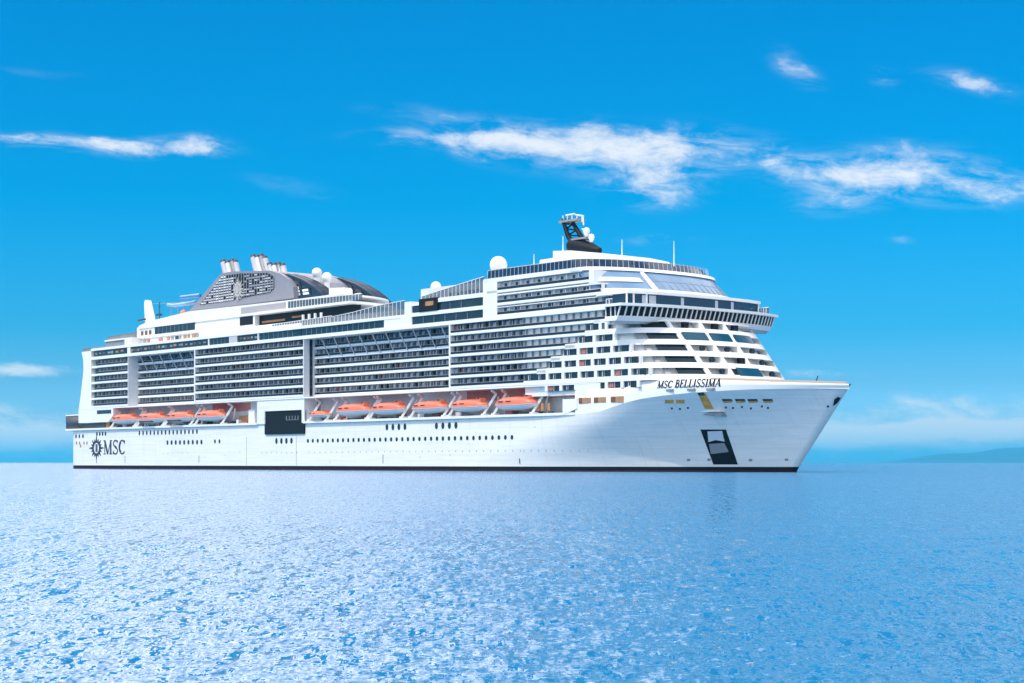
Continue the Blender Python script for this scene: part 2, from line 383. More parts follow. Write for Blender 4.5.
def make_hull():
    q = MB(); lv = [-2.5, .35, 1.15, 2.2, 3.6, 5.2, 7, 9, 10.6, 12, 1.0]
    grids = {}
    for sgn in (1, -1):
        g = []
        for xi in STN:
            col = []
            for j, h in enumerate(lv):
                if j >= 3:                  # upper levels stretch to the knuckle line
                    z = (j-2)/(len(lv)-3)
                    s = s_at(xi, 12)
                    for _ in range(6): top = hk(s); hh = lerp(1.15, top, z); s = s_at(xi, hh)
                else: hh = h; s = s_at(xi, hh)
                col.append((s, sgn*half(s, hh), hh))
            g.append(col)
        grids[sgn] = g
        for lo, hi, m in ((0, 1, MAROON), (1, 2, BOOT), (2, len(lv)-1, HULLW)):
            q.use(m); q.rings([c[lo:hi+1] for c in g], closed=False, cap=False)
    a, b = grids[1][0], grids[-1][0]        # transom
    q.use(HULLW); q.add(a+b, [(i, i+1, len(a)+i+1, len(a)+i) for i in range(len(a)-1)])
    o = q.build('hull', SHIP)
    me = o.data
    import bmesh
    bm = bmesh.new(); bm.from_mesh(me); bmesh.ops.remove_doubles(bm, verts=bm.verts, dist=.01); bmesh.ops.recalc_face_normals(bm, faces=bm.faces); bm.to_mesh(me); bm.free()
    return o
HULL = make_hull()
HTOP = [(250, 18.6), (266.5, 18.62), (269.5, 20.0), (284, 19.9), (292, 19.5), (300, 19.0), (312, 18.45)]
def make_bow_bulwark():
    q = MB().use(WHITE); ss = [249.5+61.7*(i/60) for i in range(61)]
    for sgn in (1, -1):
        g = []
        for s in ss:
            k0 = hk(s)+.0; k1 = interp(s, HTOP)
            g.append([(s_at_top(s, h), sgn*(half(s, h, True)), h) for h in (k0-.02, lerp(k0, k1, .5), k1)]+[(s_at_top(s, k1)-.15, sgn*max(0, half(s, k1, True)-.35), k1), (s_at_top(s, k1)-.2, sgn*max(0, half(s, k1, True)-.4), k1-1.1)])
        q.rings(g, closed=False, cap=False)
    return q.build('bow_bulwark', SHIP)
def s_at_top(s, h): return s+max(0, (h-17.65))*.4*max(0, (s-290)/22)
make_bow_bulwark()
q = MB().use(TEAK)                          # forecastle deck
ss = [254+56*(i/30) for i in range(31)]
q.plate([(s, half(s, hk(s), True)-.3) for s in ss]+[(s, -half(s, hk(s), True)+.3) for s in ss[::-1]], 17.3, 17.5); q.build('forecastle_deck', SHIP)
q = MB().use(TANR)                          # tan rail along the forecastle
for sg_ in (1, -1): q.rings([[(s, sg_*max(.02, half(s, 17.65, True)-.45), interp(s, HTOP)-.1), (s, sg_*max(.02, half(s, 17.65, True)-.45), interp(s, HTOP)+.5), (s, sg_*max(.01, half(s, 17.65, True)-.7), interp(s, HTOP)+.5), (s, sg_*max(.01, half(s, 17.65, True)-.7), interp(s, HTOP)-.1)] for s in np.linspace(287, 310.5, 24)], smooth=False)
q.build('forecastle_rail', SHIP)
# boat deck, its white rim and the stern mooring deck
q = MB().use(GREYW); q.box(-13, 258, -20.0, 20.8, 12.9, 13.25); q.build('boat_deck', SHIP)
for s0, s1 in ((-7.6, 112.5), (137.2, 249.5)):
    q = MB().use(WHITE)
    pl = [(-14.7, 12), (-14.5, 18.0), (-13.6, 20.4), (-11.2, 21.4), (0, 21.65)] if s0 < 0 else [(s0, 21.7)]
    pl += [(s1-14, 21.6), (s1-5, 21.55), (s1, 21.5)] if s1 > 200 else [(s1, 21.6)]
    q.plate(pl+[(s1, 19), (s0, 12 if s0 < 0 else 19)], 12.95, 13.55); q.build('deck_edge_rim', SHIP)
# nose faired into the hull where the boat deck ends forward
q = MB().use(WHITE)
q.hexa([(S(563), 19, 12.95), (S(563), 19, 16.6), (S(563), 21.62, 12.95), (S(563), 21.62, 16.6), (S(577), 20, 14.2), (S(577), 20, 16.6), (S(577), 21.56, 14.4), (S(577), 21.56, 16.6)]); q.build('deck_edge_nose', SHIP)
# hull wall rising to the superstructure amidships, with its dark opening
q = MB().use(HULLW)
q.box(112.5, 116.6, 17, 21.3, 13.1, 19.9); q.box(116.6, 137.2, 17, 21.3, 16.75, 19.9); q.box(135.9, 137.2, 17, 21.3, 13.1, 16.75); q.build('side_wall', SHIP)
q = MB().use(BLACK).box(116.6, 137.2, 20.5, 21.0, 10.1, 16.75); op = q.build('tender_opening', SHIP)
q = MB().use(BLACK).box(116.62, 137.18, 20.95, 21.34, 10.1, 13.1); q.build('opening_lower_panel', op)
q = MB().use(STEEL)
for i in range(5): q.box(127.5+i*1.5, 127.8+i*1.5, 21.0, 21.03, 14.1, 15.2)
q.box(127.5, 133.8, 21.0, 21.03, 14.0, 14.1); q.build('opening_rail', op)
for s in (106, 132.5):
    q = MB().use(GREYW).box(s, s+.22, 20.88, 20.96, 1.3, 9.6); q.build('hull_seam', SHIP)

# ------------------------------------------------------------------ superstructure core
SF = [(13, 286.5), (20.5, 284.3), (34, 273), (37, 268.5), (41, 265.3), (45.6, 259.6), (46.5, 258.6), (48.5, 256.5), (50, 255)]
RR, PP = 15.0, 2.2
def rad(h): return interp(h, [(36, 15), (40, 10), (46, 9)])
def front(h, inset=0.0, n=44, s_start=None, B=TB):
    sf = interp(h, SF)-inset; b = B-inset; r_ = rad(h)-inset*.6; pts = []
    for i in range(n+1):
        th = -math.pi/2+math.pi*i/n
        c, s_ = abs(math.cos(th)), math.sin(th)
        pts.append((sf-r_+r_*c**(2/PP), -b*math.copysign(abs(s_)**(2/PP), s_)))
    if s_start is not None: s_start = min(s_start, sf-r_-.2); pts = [(s_start, b)]+pts+[(s_start, -b)]
    return pts
def loft(q, h0, i0, h1, i1, s0=None):
    a = front(h0, i0, s_start=s0); b = front(h1, i1, s_start=s0)
    q.rings([[(p[0], p[1], h0) for p in a], [(p[0], p[1], h1) for p in b]], closed=True, cap=True, smooth=False)
def band(q, h0, i0, h1, i1, s0=None, deep=.4, lo=0, hi=None):      # raked parapet along the rounded front
    a = front(h0, i0, s_start=s0); b = front(h1, i1, s_start=s0); a2 = front(h0, i0+deep, s_start=s0); b2 = front(h1, i1+deep, s_start=s0)
    hi = hi or len(a)
    q.rings([[(*a[i], h0), (*b[i], h1), (*b2[i], h1), (*a2[i], h0)] for i in range(lo, hi)], smooth=False, cap=True)
q = MB().use(OFFW)
q.box(1, 258, -15.5, 15.5, 13.2, 36.4)
q.build('superstructure', SHIP)
q = MB().use(SALMON); q.box(203, S(591, 17), 15.5, 15.9, 17.4, 19.85); q.build('orange_bounce_wall', SHIP); box('orange_bounce_wall', SALMON, SHIP, 78, 100, 15.5, 15.9, 17.4, 19.85)  # panels painted with the orange reflected off the lifeboats
q = MB().use(OFFW); q.box(10, 203, 15.5, 15.8, 13.3, 19.85); q.build('promenade_wall', SHIP)
q = MB().use(WHITE); q.box(S(591, 17), 258, 15, 21.46, 16.5, 19.95); q.build('deck_house', SHIP)
# ceiling slab over the boat deck
box('lower_fascia', WHITE, SHIP, .5, 257, 15, 21.5, 19.85, 20.25)

# ------------------------------------------------------------------ balconies
PITCH = 2.55
def bay_mesh(kind, door=False):
    q = MB()
    if door:
        q.use(OFFW).box(0, 4.1, -1.45, -1.25, -.4, 1.95); q.use(GLASS).box(1.2, 2.1, -1.25, -1.19, -.25, 1.6)
        if kind % 2: q.use(GLASS).box(2.5, 3.3, -1.25, -1.19, -.25, 1.6)
        q.use(OFFW).box(4.1, 4.2, -1.25, -.35, -.25, 1.9)
        return q
    q.use(GLASS).box(0, PITCH-.1, -1.45, -1.25, -.45, 1.95)
    c0 = (.25, .9, 1.25, .5)[kind]; c1 = (1.5, 2.2, 2.3, 1.9)[kind]
    q.use(CURTR if kind == 3 else CURT).box(c0, c1, -1.25, -1.15, -.2, 1.75)
    if kind == 1: q.use(OFFW).box(.1, .35, -1.25, -1.13, -.2, 1.75)
    q.use(GREY).box(PITCH-.12, PITCH, -1.25, -.3, -.45, 1.95)
    return q
BAYS = []          # (s, t, h, kind, door)
rb = random.Random(11)
def pick(): return rb.choices((0, 1, 2, 3), (5, 4, 3, .35))[0]
BK = [20.95+2.65*k for k in range(6)]
def row(s0, s1, t, b, h=1.65, rail=.6, parapet=.62, deep=4.0, door=False, p=PITCH):
    q = MB().use(WHITE)
    q.box(s0, s1, t-.28, t, b-parapet, b); q.box(s0, s1, t-deep, t-.28, b-.72, b-.5)
    d = q.build('balcony_deck', SHIP)
    g = MB().use(RAILG).box(s0, s1, t-.2, t-.14, b, b+rail); g.use(GREYW).box(s0, s1, t-.22, t-.1, b+rail, b+rail+.05); g.build('glass_railing', d)
    n = max(1, int(round((s1-s0)/p)))
    for i in range(n): BAYS.append((s0+i*(s1-s0)/n, t, b, pick(), door))
ROW_END = [231.5, 239.5, 244.5, 249.5, 253.0, 261.0]
for k, b in enumerate(BK):
    a0 = 9.6-(.6*(5-k) if k < 5 else 0)
    row(a0+3, 34.2, TB, b)
    row(34.2, 76.9, 18.0, b)
    row(77.2, 136.9, TB, b)
    row(136.9, 203.0, 18.0, b)
    row(203.3, ROW_END[k], TB, b)
    w = MB().use(WHITE).box(a0-1.2, a0+3, TB-4, TB-.04, b-.72, b); w.build('balcony_end', SHIP)
    w = MB().use(GLASS).box(a0, a0+3, TB-2, TB-1.2, b, b+1.65); w.build('corner_window', SHIP)
for b in (43.45, 40.4, 37.55):
    e = {43.45: S(589), 40.4: S(600), 37.55: S(612)}[b]
    row(S(487) if b > 43 else S(497), e, TB, b, rail=.65, door=True, p=4.2)
# the bays nearest the bow stand as parts of their own, the rest as one
BAYS.sort(key=lambda q_: -q_[0]); near, rest = BAYS[:100], BAYS[100:]
protos = {}
for s, t, b, kd, dr in near:
    key = (kd, dr)
    if key not in protos:
        o = bay_mesh(kd, dr).build('cabin_front', SHIP); protos[key] = o; o.location = (s, -t, b)
    else: clone(protos[key], SHIP, (s, t, b))
q = MB(); meshes = {}
for s, t, b, kd, dr in rest:
    bm_ = bay_mesh(kd, dr)
    for m in bm_.mats: q.use(m)
    base_i = len(q.v); q.v += [(x+s, y-t, z+b) for x, y, z in bm_.v]; q.f += [[base_i+i for i in f] for f in bm_.f]
    q.m += [q.mats.index(bm_.mats[i]) for i in bm_.m]; q.smooth += bm_.smooth
tag(q.build('cabin_fronts_aft', SHIP), kind='stuff')
# end walls, posts between the blocks
q = MB().use(WHITE); q.prism([(-.9, 20.2), (.8, 26), (2.6, 33), (2.4, 36.5), (1.2, 39.3), (8.3, 39.3), (8.3, 20.2)], 15, TB); q.prism([(-1.2, 15.4), (S(108), 15.4), (S(113), 17.5), (S(113), 20.1), (-1.2, 20.1)], 15, TB-.05); q.build('aft_wall', SHIP)
q = MB().use(OFFW); q.box(34.0, 34.35, 17, TB-.02, 20.2, 36.4); q.build('end_wall', SHIP)
q = MB().use(OFFW); q.box(136.9, 137.25, 19.6, TB-.02, 20.2, 36.4); q.box(136.9, 137.25, 17, 18.4, 20.2, 36.4); q.use(GLASS).box(136.7, 136.95, 18.4, 19.6, 20.2, 36.4); q.build('end_wall', SHIP)
for s in (77.0, 203.1): box('corner_post', WHITE, SHIP, s-.22, s+.35, 17, TB+.05, 20.2, 36.4)
for s0, s1 in ((38, 76), (142, 202)):     # raking struts under the overhang
    q0 = None; n = int((s1-s0)/6.0)
    for i in range(n):
        s = s0+(i+.5)*(s1-s0)/n
        if q0 is None:
            q0 = MB().use(GREYW).bar((0, TB-.5, 36.3), (0, 18.05, 31.2), .22).build('strut', SHIP); q0.location = (s, 0, 0)
        else: clone(q0, SHIP, (s, 0, 0))

# ------------------------------------------------------------------ upper side decks
q = MB().use(WHITE); q.box(8.3, 262, 15, TB+.1, 36.3, 37.25); q.build('overhang_slab', SHIP)
q = MB().use(OFFW); q.box(8, 256, -19, 19, 37.2, 39.3); q.box(8, 256, -TB, -15, 13.4, 39.3); q.build('upper_core', SHIP)
def strip(s0, s1, h0, h1, t=TB-.35, m=GLASS, amber=False, mull=0, name='window_strip'):
    q = MB().use(m).box(s0, s1, t-.3, t, h0, h1)
    if amber:
        rr = random.Random(int(s0)); x = s0+1
        while x < s1-2:
            w = rr.uniform(.8, 2.0); q.use(rr.choice((AMBERD, AMBERD, AMBER, GREY, STEEL))).box(x, x+w, t, t+.03, h0+.6+rr.uniform(0, .3), h0+1.2+rr.uniform(0, .4)); x += w+rr.uniform(.1, 2.2)
    if mull:
        q.use(GREY)
        for i in range(1, int((s1-s0)/mull)): q.box(s0+i*mull-.05, s0+i*mull+.05, t, t+.06, h0, h1)
    return q.build(name, SHIP)
strip(9.6, 32, 37.25, 39.3, amber=True); strip(34.5, S(208), 37.25, 39.3, amber=True); strip(S(209), S(229), 37.25, 39.3, mull=2.2)
strip(S(237), S(257.5), 37.25, 39.3, amber=True); strip(S(258.5), S(300), 37.25, 39.3, mull=2.5); strip(S(300.6), S(383.5), 37.25, 39.3, mull=2.5)
for u0, u1 in ((127.2, 130.2), (208, 209), (229, 237), (257.5, 258.5)): box('pilaster', WHITE if u1-u0 < 5 else GREYW, SHIP, S(u0), S(u1), 19, TB, 37.25, 39.25)
q = MB().use(WHITE); q.box(8.3, S(400), 15, TB+.1, 39.25, 40.05); q.build('pool_deck_edge', SHIP)
q = MB().use(WHITE); q.box(S(384), S(411.6), 18, TB, 37.2, 40.05); q.box(S(404.5), S(411.6), 18, TB, 40.05, 43.2); q.box(S(483), S(497), 17, TB, 37.25, 46.4); q.box(S(411.6), S(483), 17, TB, 39.25, 40.2)
q.box(S(420), S(483), 17, TB, 42.25, 43.3); q.box(S(411.6), S(420), 17, TB, 42.0, 42.2); q.build('side_tower', SHIP)
q = MB().use(OFFW); q.box(S(413), 246, -19, 19, 39, 46.4); q.build('forward_core', SHIP)
strip(S(411.6), S(483), 37.25, 39.25, mull=4.5); strip(S(411.6), S(418.5), 40.2, 42.0); strip(S(438), S(483), 40.2, 42.25, mull=4.5)
q = MB().use(BLACK).box(S(419.5), S(438), 19, TB+.2, 40.25, 43.5); q.use(AMBER).box(S(426), S(434), TB+.2, TB+.23, 41.6, 42.7); q.build('dark_screen', SHIP)
# parapets of the three forward upper rows close as white bands
q = MB().use(WHITE); q.box(S(497), S(612), 17, TB-.05, 39.25, 39.42); q.box(S(487), S(600), 17, TB-.05, 42.15, 42.5); q.box(S(484), 252, 17, TB, 45.5, 46.5); q.box(S(589), S(594), 17, TB, 42.5, 45.5)
q.build("upper_band", SHIP)

def windscreen(name, pts, t, step=1.6, thick=.05, m=SCREEN, rail=WHITE):     # pts: (s, h_low, h_top)
    q = MB().use(m)
    for (a, l0, u0), (b, l1, u1) in zip(pts, pts[1:]):
        q.hexa([(a, t-thick, l0), (a, t-thick, u0), (a, t, l0), (a, t, u0), (b, t-thick, l1), (b, t-thick, u1), (b, t, l1), (b, t, u1)])
    q.use(rail)
    for (a, l0, u0), (b, l1, u1) in zip(pts, pts[1:]):
        n = max(1, int(round((b-a)/step)))
        for i in range(n):
            w = i/n; x = lerp(a, b, w); q.box(x-.06, x+.06, t, t+.12, lerp(l0, l1, w), lerp(u0, u1, w))
        q.bar((a, t+.05, u0), (b, t+.05, u1), .14)
    return q.build(name, SHIP)
windscreen('glass_windscreen', [(S(330), 40.0, 41.6), (S(352), 40.0, 42.2), (S(376), 40.0, 43.2), (S(404), 40.0, 43.7)], TB-.3, 1.9)
windscreen('glass_windscreen', [(S(421), 43.3, 44.2), (S(440), 43.3, 45.2), (S(483), 43.3, 47.2)], TB-.3, 1.5)
q = MB()
rr = random.Random(5)
for i in range(26):
    x = lerp(S(441), S(481), i/26); q.use(rr.choice((GREY, DARK, OFFW, GREYW))).box(x, x+.7, TB-2.5, TB-1.8, 43.3, 43.3+rr.uniform(.7, 1.4))
q.build('deck_lockers', SHIP)

# ------------------------------------------------------------------ terraces aft and amidships
q = MB().use(WHITE); q.box(S(104), S(131), 15, TB-.2, 41.9, 42.4); q.box(S(124), S(131), 15, TB-.2, 40.0, 41.9); q.build('aft_terrace', SHIP)
strip(S(104), S(124), 40.0, 41.9, t=TB-.6, m=GREY, mull=1.6); 
windscreen('deck_railing', [(1.5, 39.3, 40.4), (S(104), 39.3, 40.4)], TB-.5, 1.2, m=GREY, rail=STEEL)
windscreen('deck_railing', [(S(108, 20), 42.4, 43.6), (S(137, 20), 42.4, 44.0)], 20, 1.1, m=GREY, rail=STEEL)
q = MB().use(WHITE); q.box(S(128, 18), S(400, 18), -18, 18, 40.0, 42.0); q.box(S(137, 17.5), S(200, 17.5), 12, 18.6, 42.0, 42.5); q.build('terrace_house', SHIP)
q = MB()
for i in range(16):
    x = lerp(S(140, 18), S(205, 18), i/16); q.use(rr.choice((SALMON, AMBER, OFFW, GREY, DARK, OFFW))).box(x, x+rr.uniform(1, 2.2), 18, 18.2, 40.3, 41.6)
q.build('bar_front', SHIP)
q = MB().use(WHITE); q.box(S(137, 17), S(255, 17), -17, 17, 42.0, 45.9)
q.build('upper_house', SHIP)
strip(S(155, 17), S(195, 17), 43.1, 45.4, t=17.1, mull=2.6)
strip(S(240, 17), S(253, 17), 42.7, 45.2, t=17.1, m=BLACK)
for u in (141, 145, 149): box('terrace_window', AMBERD, SHIP, S(u, 17), S(u+2.5, 17), 17.0, 17.06, 43.2, 44.6)
# band under the funnel: solid aft, glass further forward
q = MB().use(WHITE); q.prism([(S(139, 17), 45.4), (S(296, 17), 45.3), (S(296, 17), 48.3), (S(190, 17), 48.9), (S(150, 17), 47.4), (S(140, 17), 46.4)], -17.4, 17.4)
q.build('funnel_deck', SHIP)
box('tan_panel', mat('tan_panel_paint', (.42, .38, .38), .5), SHIP, S(241, 17.4), S(286, 17.4), 17.4, 17.45, 46.1, 47.9)
def curved_slab(name, t, h0, h1, u0, u1, nose=14, m=WHITE):
    a, b, c = S(u0, t), S(u1, t), S(376, -9); q = MB().use(m); pl = [(a, t)]
    for i in range(11):
        w = i/10*math.pi/2; pl.append((c+(b-c)*math.cos(w)**.8, t-(t+9)*math.sin(w)))
    q.plate(pl+[(a, -9)], h0, h1); return q.build(name, SHIP)
curved_slab('promenade_slab', 18.2, 45.2, 45.9, 254, 350)
box('bar_shade_fill', BLACK, SHIP, S(256, 16), S(352, 16), 13, 15.5, 42.0, 45.2)  # black box colours in the shade of the recess under the slab
q = MB().use(AMBER).box(S(292, 15.5), S(304, 15.5), 15.5, 15.55, 43.4, 43.9); q.use(AMBER).box(S(262, 15.5), S(285, 15.5), 15.5, 15.55, 42.9, 43.5); q.build('bar_shelf', SHIP)
curved_slab('dome_deck_slab', 16.5, 48.0, 48.5, 293, 341)
windscreen('glass_balustrade', [(S(288, 17.6), 45.9, 48.0), (S(362, 17.6), 45.9, 47.5)], 17.6, 1.5)
q = MB().use(WHITE); q.box(S(205), S(260), TB-.6, TB-.3, 40.0, 40.75); q.box(S(268), S(300), TB-.6, TB-.3, 40.0, 40.9); q.build('deck_parapet', SHIP)
windscreen('deck_railing', [(S(272, 20), 40.0, 41.5), (S(332, 20), 40.0, 42.1)], 20, 1.3, rail=WHITE)
for u in (303, 309, 315, 321):
    box('bar_post', WHITE, SHIP, S(u, 18), S(u, 18)+.8, 18, 18.4, 42.0, 43.6)

# ------------------------------------------------------------------ funnel
def funnel():
    t = 11.0
    P_ = lambda u, v: (S(u, t), HT(u, v, t))
    out = [P_(189, 311), P_(221, 273.5), P_(232, 271.5), P_(270, 270.5), P_(280, 273.5), P_(288, 279), P_(293, 287), P_(294, 298), P_(240, 305)]
    q = MB().use(FUNG); q.prism(out, -t, t); fo = q.build('funnel', SHIP)
    grl = [P_(200, 305), P_(223, 276), P_(240, 273.5), P_(268, 273), P_(274, 277), P_(274.5, 288), P_(270, 292.5), P_(240, 298.5)]
    q = MB().use(BLACK); q.prism(grl, t, t+.08); g = q.build('louvre_panel', fo)
    def inside(x, y):
        c = False; n = len(grl)
        for i in range(n):
            (x0, y0), (x1, y1) = grl[i], grl[i-1]
            if (y0 > y) != (y1 > y) and x < (x1-x0)*(y-y0)/(y1-y0)+x0: c = not c
        return c
    q = MB(); s0 = P_(200, 300)[0]; rz = random.Random(8)
    x = s0
    while x < grl[4][0]+2:
        y = 48.5
        while y < 61:
            if inside(x+.3, y+.3) and inside(x+1, y+.6):
                left = (x-s0)/(grl[4][0]-s0)
                if rz.random() < (.97 if left < .45 else .72):
                    q.use((GREYW if rz.random() < .75 else OFFW) if left < .48 else (GREY if rz.random() < .7 else GREYW)).box(x-.1, x+1.2, t+.08, t+.3, y, y+.42)
            y += .8
        q.use(GREY)
        ys = [yy for yy in np.arange(48, 62, .1) if inside(x-.2, yy)]
        if ys: q.box(x-.28, x-.1, t+.08, t+.38, ys[0], ys[-1])
        x += 1.5
    q.build('louvre_grille', fo)
    cs, ch = P_(239, 289.5)
    q = MB().use(GOLD)
    for i in range(16):
        a = i*math.pi/8; l = 3.7 if i % 2 == 0 else 2.9; w = .16
        c, s_ = math.cos(a), math.sin(a)
        q.prism([(cs+1.3*c-.42*s_, ch+1.3*s_+.42*c), (cs+l*c, ch+l*s_), (cs+1.3*c+.42*s_, ch+1.3*s_-.42*c)], t+.36, t+.5)
    q.prism([(cs+1.9*math.cos(i*math.pi/12), ch+2.2*math.sin(i*math.pi/12)) for i in range(24)], t+.36, t+.55)
    q.use(GREY).prism([(cs+1.2*math.cos(i*math.pi/12), ch+1.5*math.sin(i*math.pi/12)) for i in range(24)], t+.55, t+.6)
    q.use(GOLD).prism([(cs+.9*math.cos(i*math.pi/12), ch+1.15*math.sin(i*math.pi/12)) for i in range(24)], t+.6, t+.65)
    q.build('sun_emblem', fo)
    for grp in (((223.5, 262.5), (228, 263.5), (232.5, 262), (235.5, 263)), ((253.5, 257.5), (257.5, 258), (261.5, 257), (265, 259)), ((270, 265.5), (274.5, 266), (279, 265.5), (283, 266.5))):
        for i, (u, v) in enumerate(grp):
            tt = 6-i*.6; s, h = S(u, tt), HT(u, v, tt); r_ = .95
            q = MB().use((GREYW, OFFW, STEEL, GREYW)[i]); q.tube([(s+4.0, tt, 57), (s+1.2, tt, h-3), (s, tt, h)], r_, 12)
            p = q.build('exhaust_pipe', fo)
            q = MB().use(DARK); q.tube([(s, tt, h), (s-.25, tt, h+.7)], [r_*1.02, r_*.9], 12); q.build('pipe_cap', p)
funnel()
def dome(t, wide, u_pts, label=None):
    base_h = 48.4
    pts = [(S(u, 9.5), HT(u, v, 9.5)) for u, v in u_pts]
    arc = [(lerp(a[0], b[0], i/4), lerp(a[1], b[1], i/4)) for a, b in zip(pts, pts[1:]) for i in range(4)]+[pts[-1]]
    arc = [(s, max(h, base_h)) for s, h in arc]
    port = t-wide; s0 = arc[0][0]
    q = MB().use(DOMEG); q.rings([[(s, tt, h-.06) for tt in np.linspace(t, port, 4)] for s, h in arc], closed=False, cap=False)
    q.use(GLASS).prism([(s0, base_h)]+[(s, h-.05) for s, h in arc], t-.5, t-.3)
    d = q.build('glass_dome', SHIP)
    q = MB().use(NAVYP)
    for tt in (t-.2, port+.2, (t+port)/2):
        for (a, b), (c, e) in zip(arc, arc[1:]):
            q.hexa([(a, tt-.28, b-.95), (a, tt-.28, b), (a, tt+.28, b-.95), (a, tt+.28, b), (c, tt-.28, e-.95), (c, tt-.28, e), (c, tt+.28, e-.95), (c, tt+.28, e)])
    q.prism([(s0, base_h), (s0, base_h+2.1), (arc[-1][0]-3.0, base_h+2.1), (arc[-1][0], base_h)], t-.3, t)
    n = 7
    for i in range(0, n):
        s = lerp(s0+3, arc[-1][0], i/n); top = interp(s-2, arc)-.3
        if top > base_h+2.2: q.tube([(s+.8, t-.1, base_h+1.9), (s, t-.1, lerp(base_h+2, top, .5)), (s-1.6, t-.1, top)], .15, 6)
    q.prism([(s0, base_h+5.3), (s0, base_h+5.6), (interp_s(arc, base_h+5.6), base_h+5.6), (interp_s(arc, base_h+5.3), base_h+5.3)], t-.25, t-.05)
    q.build('arch_frame', d)
    for i in range(2, n-1):
        s = lerp(s0+3, arc[-1][0], i/n)+1.1; w = (arc[-1][0]-s0)/n*.62
        for j in range(3):
            hh = base_h+2.3+j*.95
            if hh+1.2 < interp(s+w, arc): MB().use(CURT if (i+j) % 3 == 0 else WHITE).prism([(s-j*.4, hh), (s+w-j*.4, hh), (s+w-j*.4-.3, hh+.66), (s-j*.4-.3, hh+.66)], t-.3, t-.22).build('skylight_pane', d)
def interp_s(arc, h):
    for (a, b), (c, e) in zip(arc, arc[1:]):
        if b >= h >= e: return lerp(a, c, (b-h)/max(1e-6, b-e))
    return arc[-1][0]
ARCH = ((262, 271), (270, 271.3), (280, 272.5), (290, 274.8), (302, 279.5), (312, 285.5), (320, 292), (326.5, 299.5))
dome(9.5, 5, ARCH); dome(-9.0, 5, ARCH)
q = MB().use(WHITE); a, b = S(329, 13.5), S(345.5, 13.5); q.prism([(a, 47), (a, 50.9), (b-1, 50.5), (b-.2, 49.8), (b, 47)], 11, 13.5); q.build('radome_house', SHIP)
def radome(u, v, r_px, t, h_base):
    s, h = S(u, t), HT(u, v, t); r = r_px*(D0+AY*s+NY*(t-TB))/F_PX
    q = MB().use(WHITE); q.lathe((s, t, h), [(r*.02, r)]+[(r*math.sin(a), r*math.cos(a)) for a in [math.pi*i/10 for i in range(1, 8)]]+[(r*.62, -r*.85)], 24)
    o = q.build('radome', SHIP)
    q = MB().use(WHITE); q.lathe((s, t, 0), [(r*.6, h-r*.84), (r*.5, h-r*1.4), (r*.75, h_base)], 14); q.build('pedestal', o)
radome(317, 273, 5.2, 3, 52); radome(327, 277.5, 5.2, 3.2, 51); radome(498.5, 265, 8.8, 14, 46.4); radome(436, 287, 5.4, 14, 43)

# ------------------------------------------------------------------ aft sports deck: fin tower, slides, mast
q = MB().use(WHITE); q.prism([(S(145, 12), 48), (S(144, 12), HT(144, 303, 12)), (S(145, 12), HT(145, 300, 12)), (S(149, 12), HT(149, 300.5, 12)), (S(151, 12), HT(151, 309, 12)), (S(154, 12), 47.5)], 11.2, 12); q.build('slide_tower', SHIP)
q = MB().use(DARK); q.bar((S(141, 12), 13, 48.8), (S(148, 12), 13, 49), .5); q.tube([(S(159.5, 12), 12, 46.5), (S(159.5, 12), 12, 54.2)], .12, 6); q.bar((S(157, 12), 12, 50), (S(161, 12), 12, 50), .7); q.bar((S(158.2, 12), 12, 52.6), (S(160.7, 12), 12, 52.6), .2)
q.build('stern_mast', SHIP)
for k_, pts in enumerate((((168, 305), (174, 305.5), (181, 304.5), (189, 303.5), (196, 302)), ((181, 297.5), (186, 297), (193, 296), (200, 295.5)))):
    q = MB().use(BLUE if k_ else SLIDE2); q.tube([(S(u, 9+2*k_), 9+2*k_, HT(u, v, 9+2*k_)) for u, v in pts], .6, 10); q.build('water_slide', SHIP)
q = MB().use(STEEL)
for u in (171, 178, 184, 190): q.bar((S(u, 9), 9, 47), (S(u, 9), 9, HT(u, 304, 9)), .2)
q.bar((S(150, 9), 9, HT(150, 304, 9)), (S(196, 9), 9, HT(196, 301, 9)), .15)
q.build('slide_support', SHIP)
q = MB().use(ORANGE); q.lathe((S(184, 11), 11, HT(184, 313, 11)), [(.1, 1.1), (1.0, .6), (1.3, 0), (1.0, -.7)], 12); q.build('slide_pod', SHIP)

# ------------------------------------------------------------------ rounded front: raked parapets with recessed loggias between
BF = [21.3+2.65*k for k in range(5)]       # sill of each loggia row
q = MB().use(WHITE)
loft(q, 17.6, .95, 36.4, .95, 231); q.build('front_core', SHIP)
def bandpart(h0, h1, s0, name='front_parapet', deep=2.3, m=WHITE):
    q = MB().use(m); band(q, h0, 0, h1, 0, s0, deep); return q.build(name, SHIP)
bandpart(20.05, BF[0], 231.5)
for k in range(4): bandpart(BF[k]+1.45, BF[k+1], ROW_END[k+1]-3.2 if k < 3 else 253)
bandpart(BF[4]+1.45, 34.0, 256)
def on_front(h, tt, inset=0.0):            # point of the rounded front with this t
    b = TB-inset; sf = interp(h, SF)-inset; r_ = rad(h)-inset*.6
    return sf-r_+r_*max(0, 1-min(1, abs(tt)/b)**PP)**(1/PP)
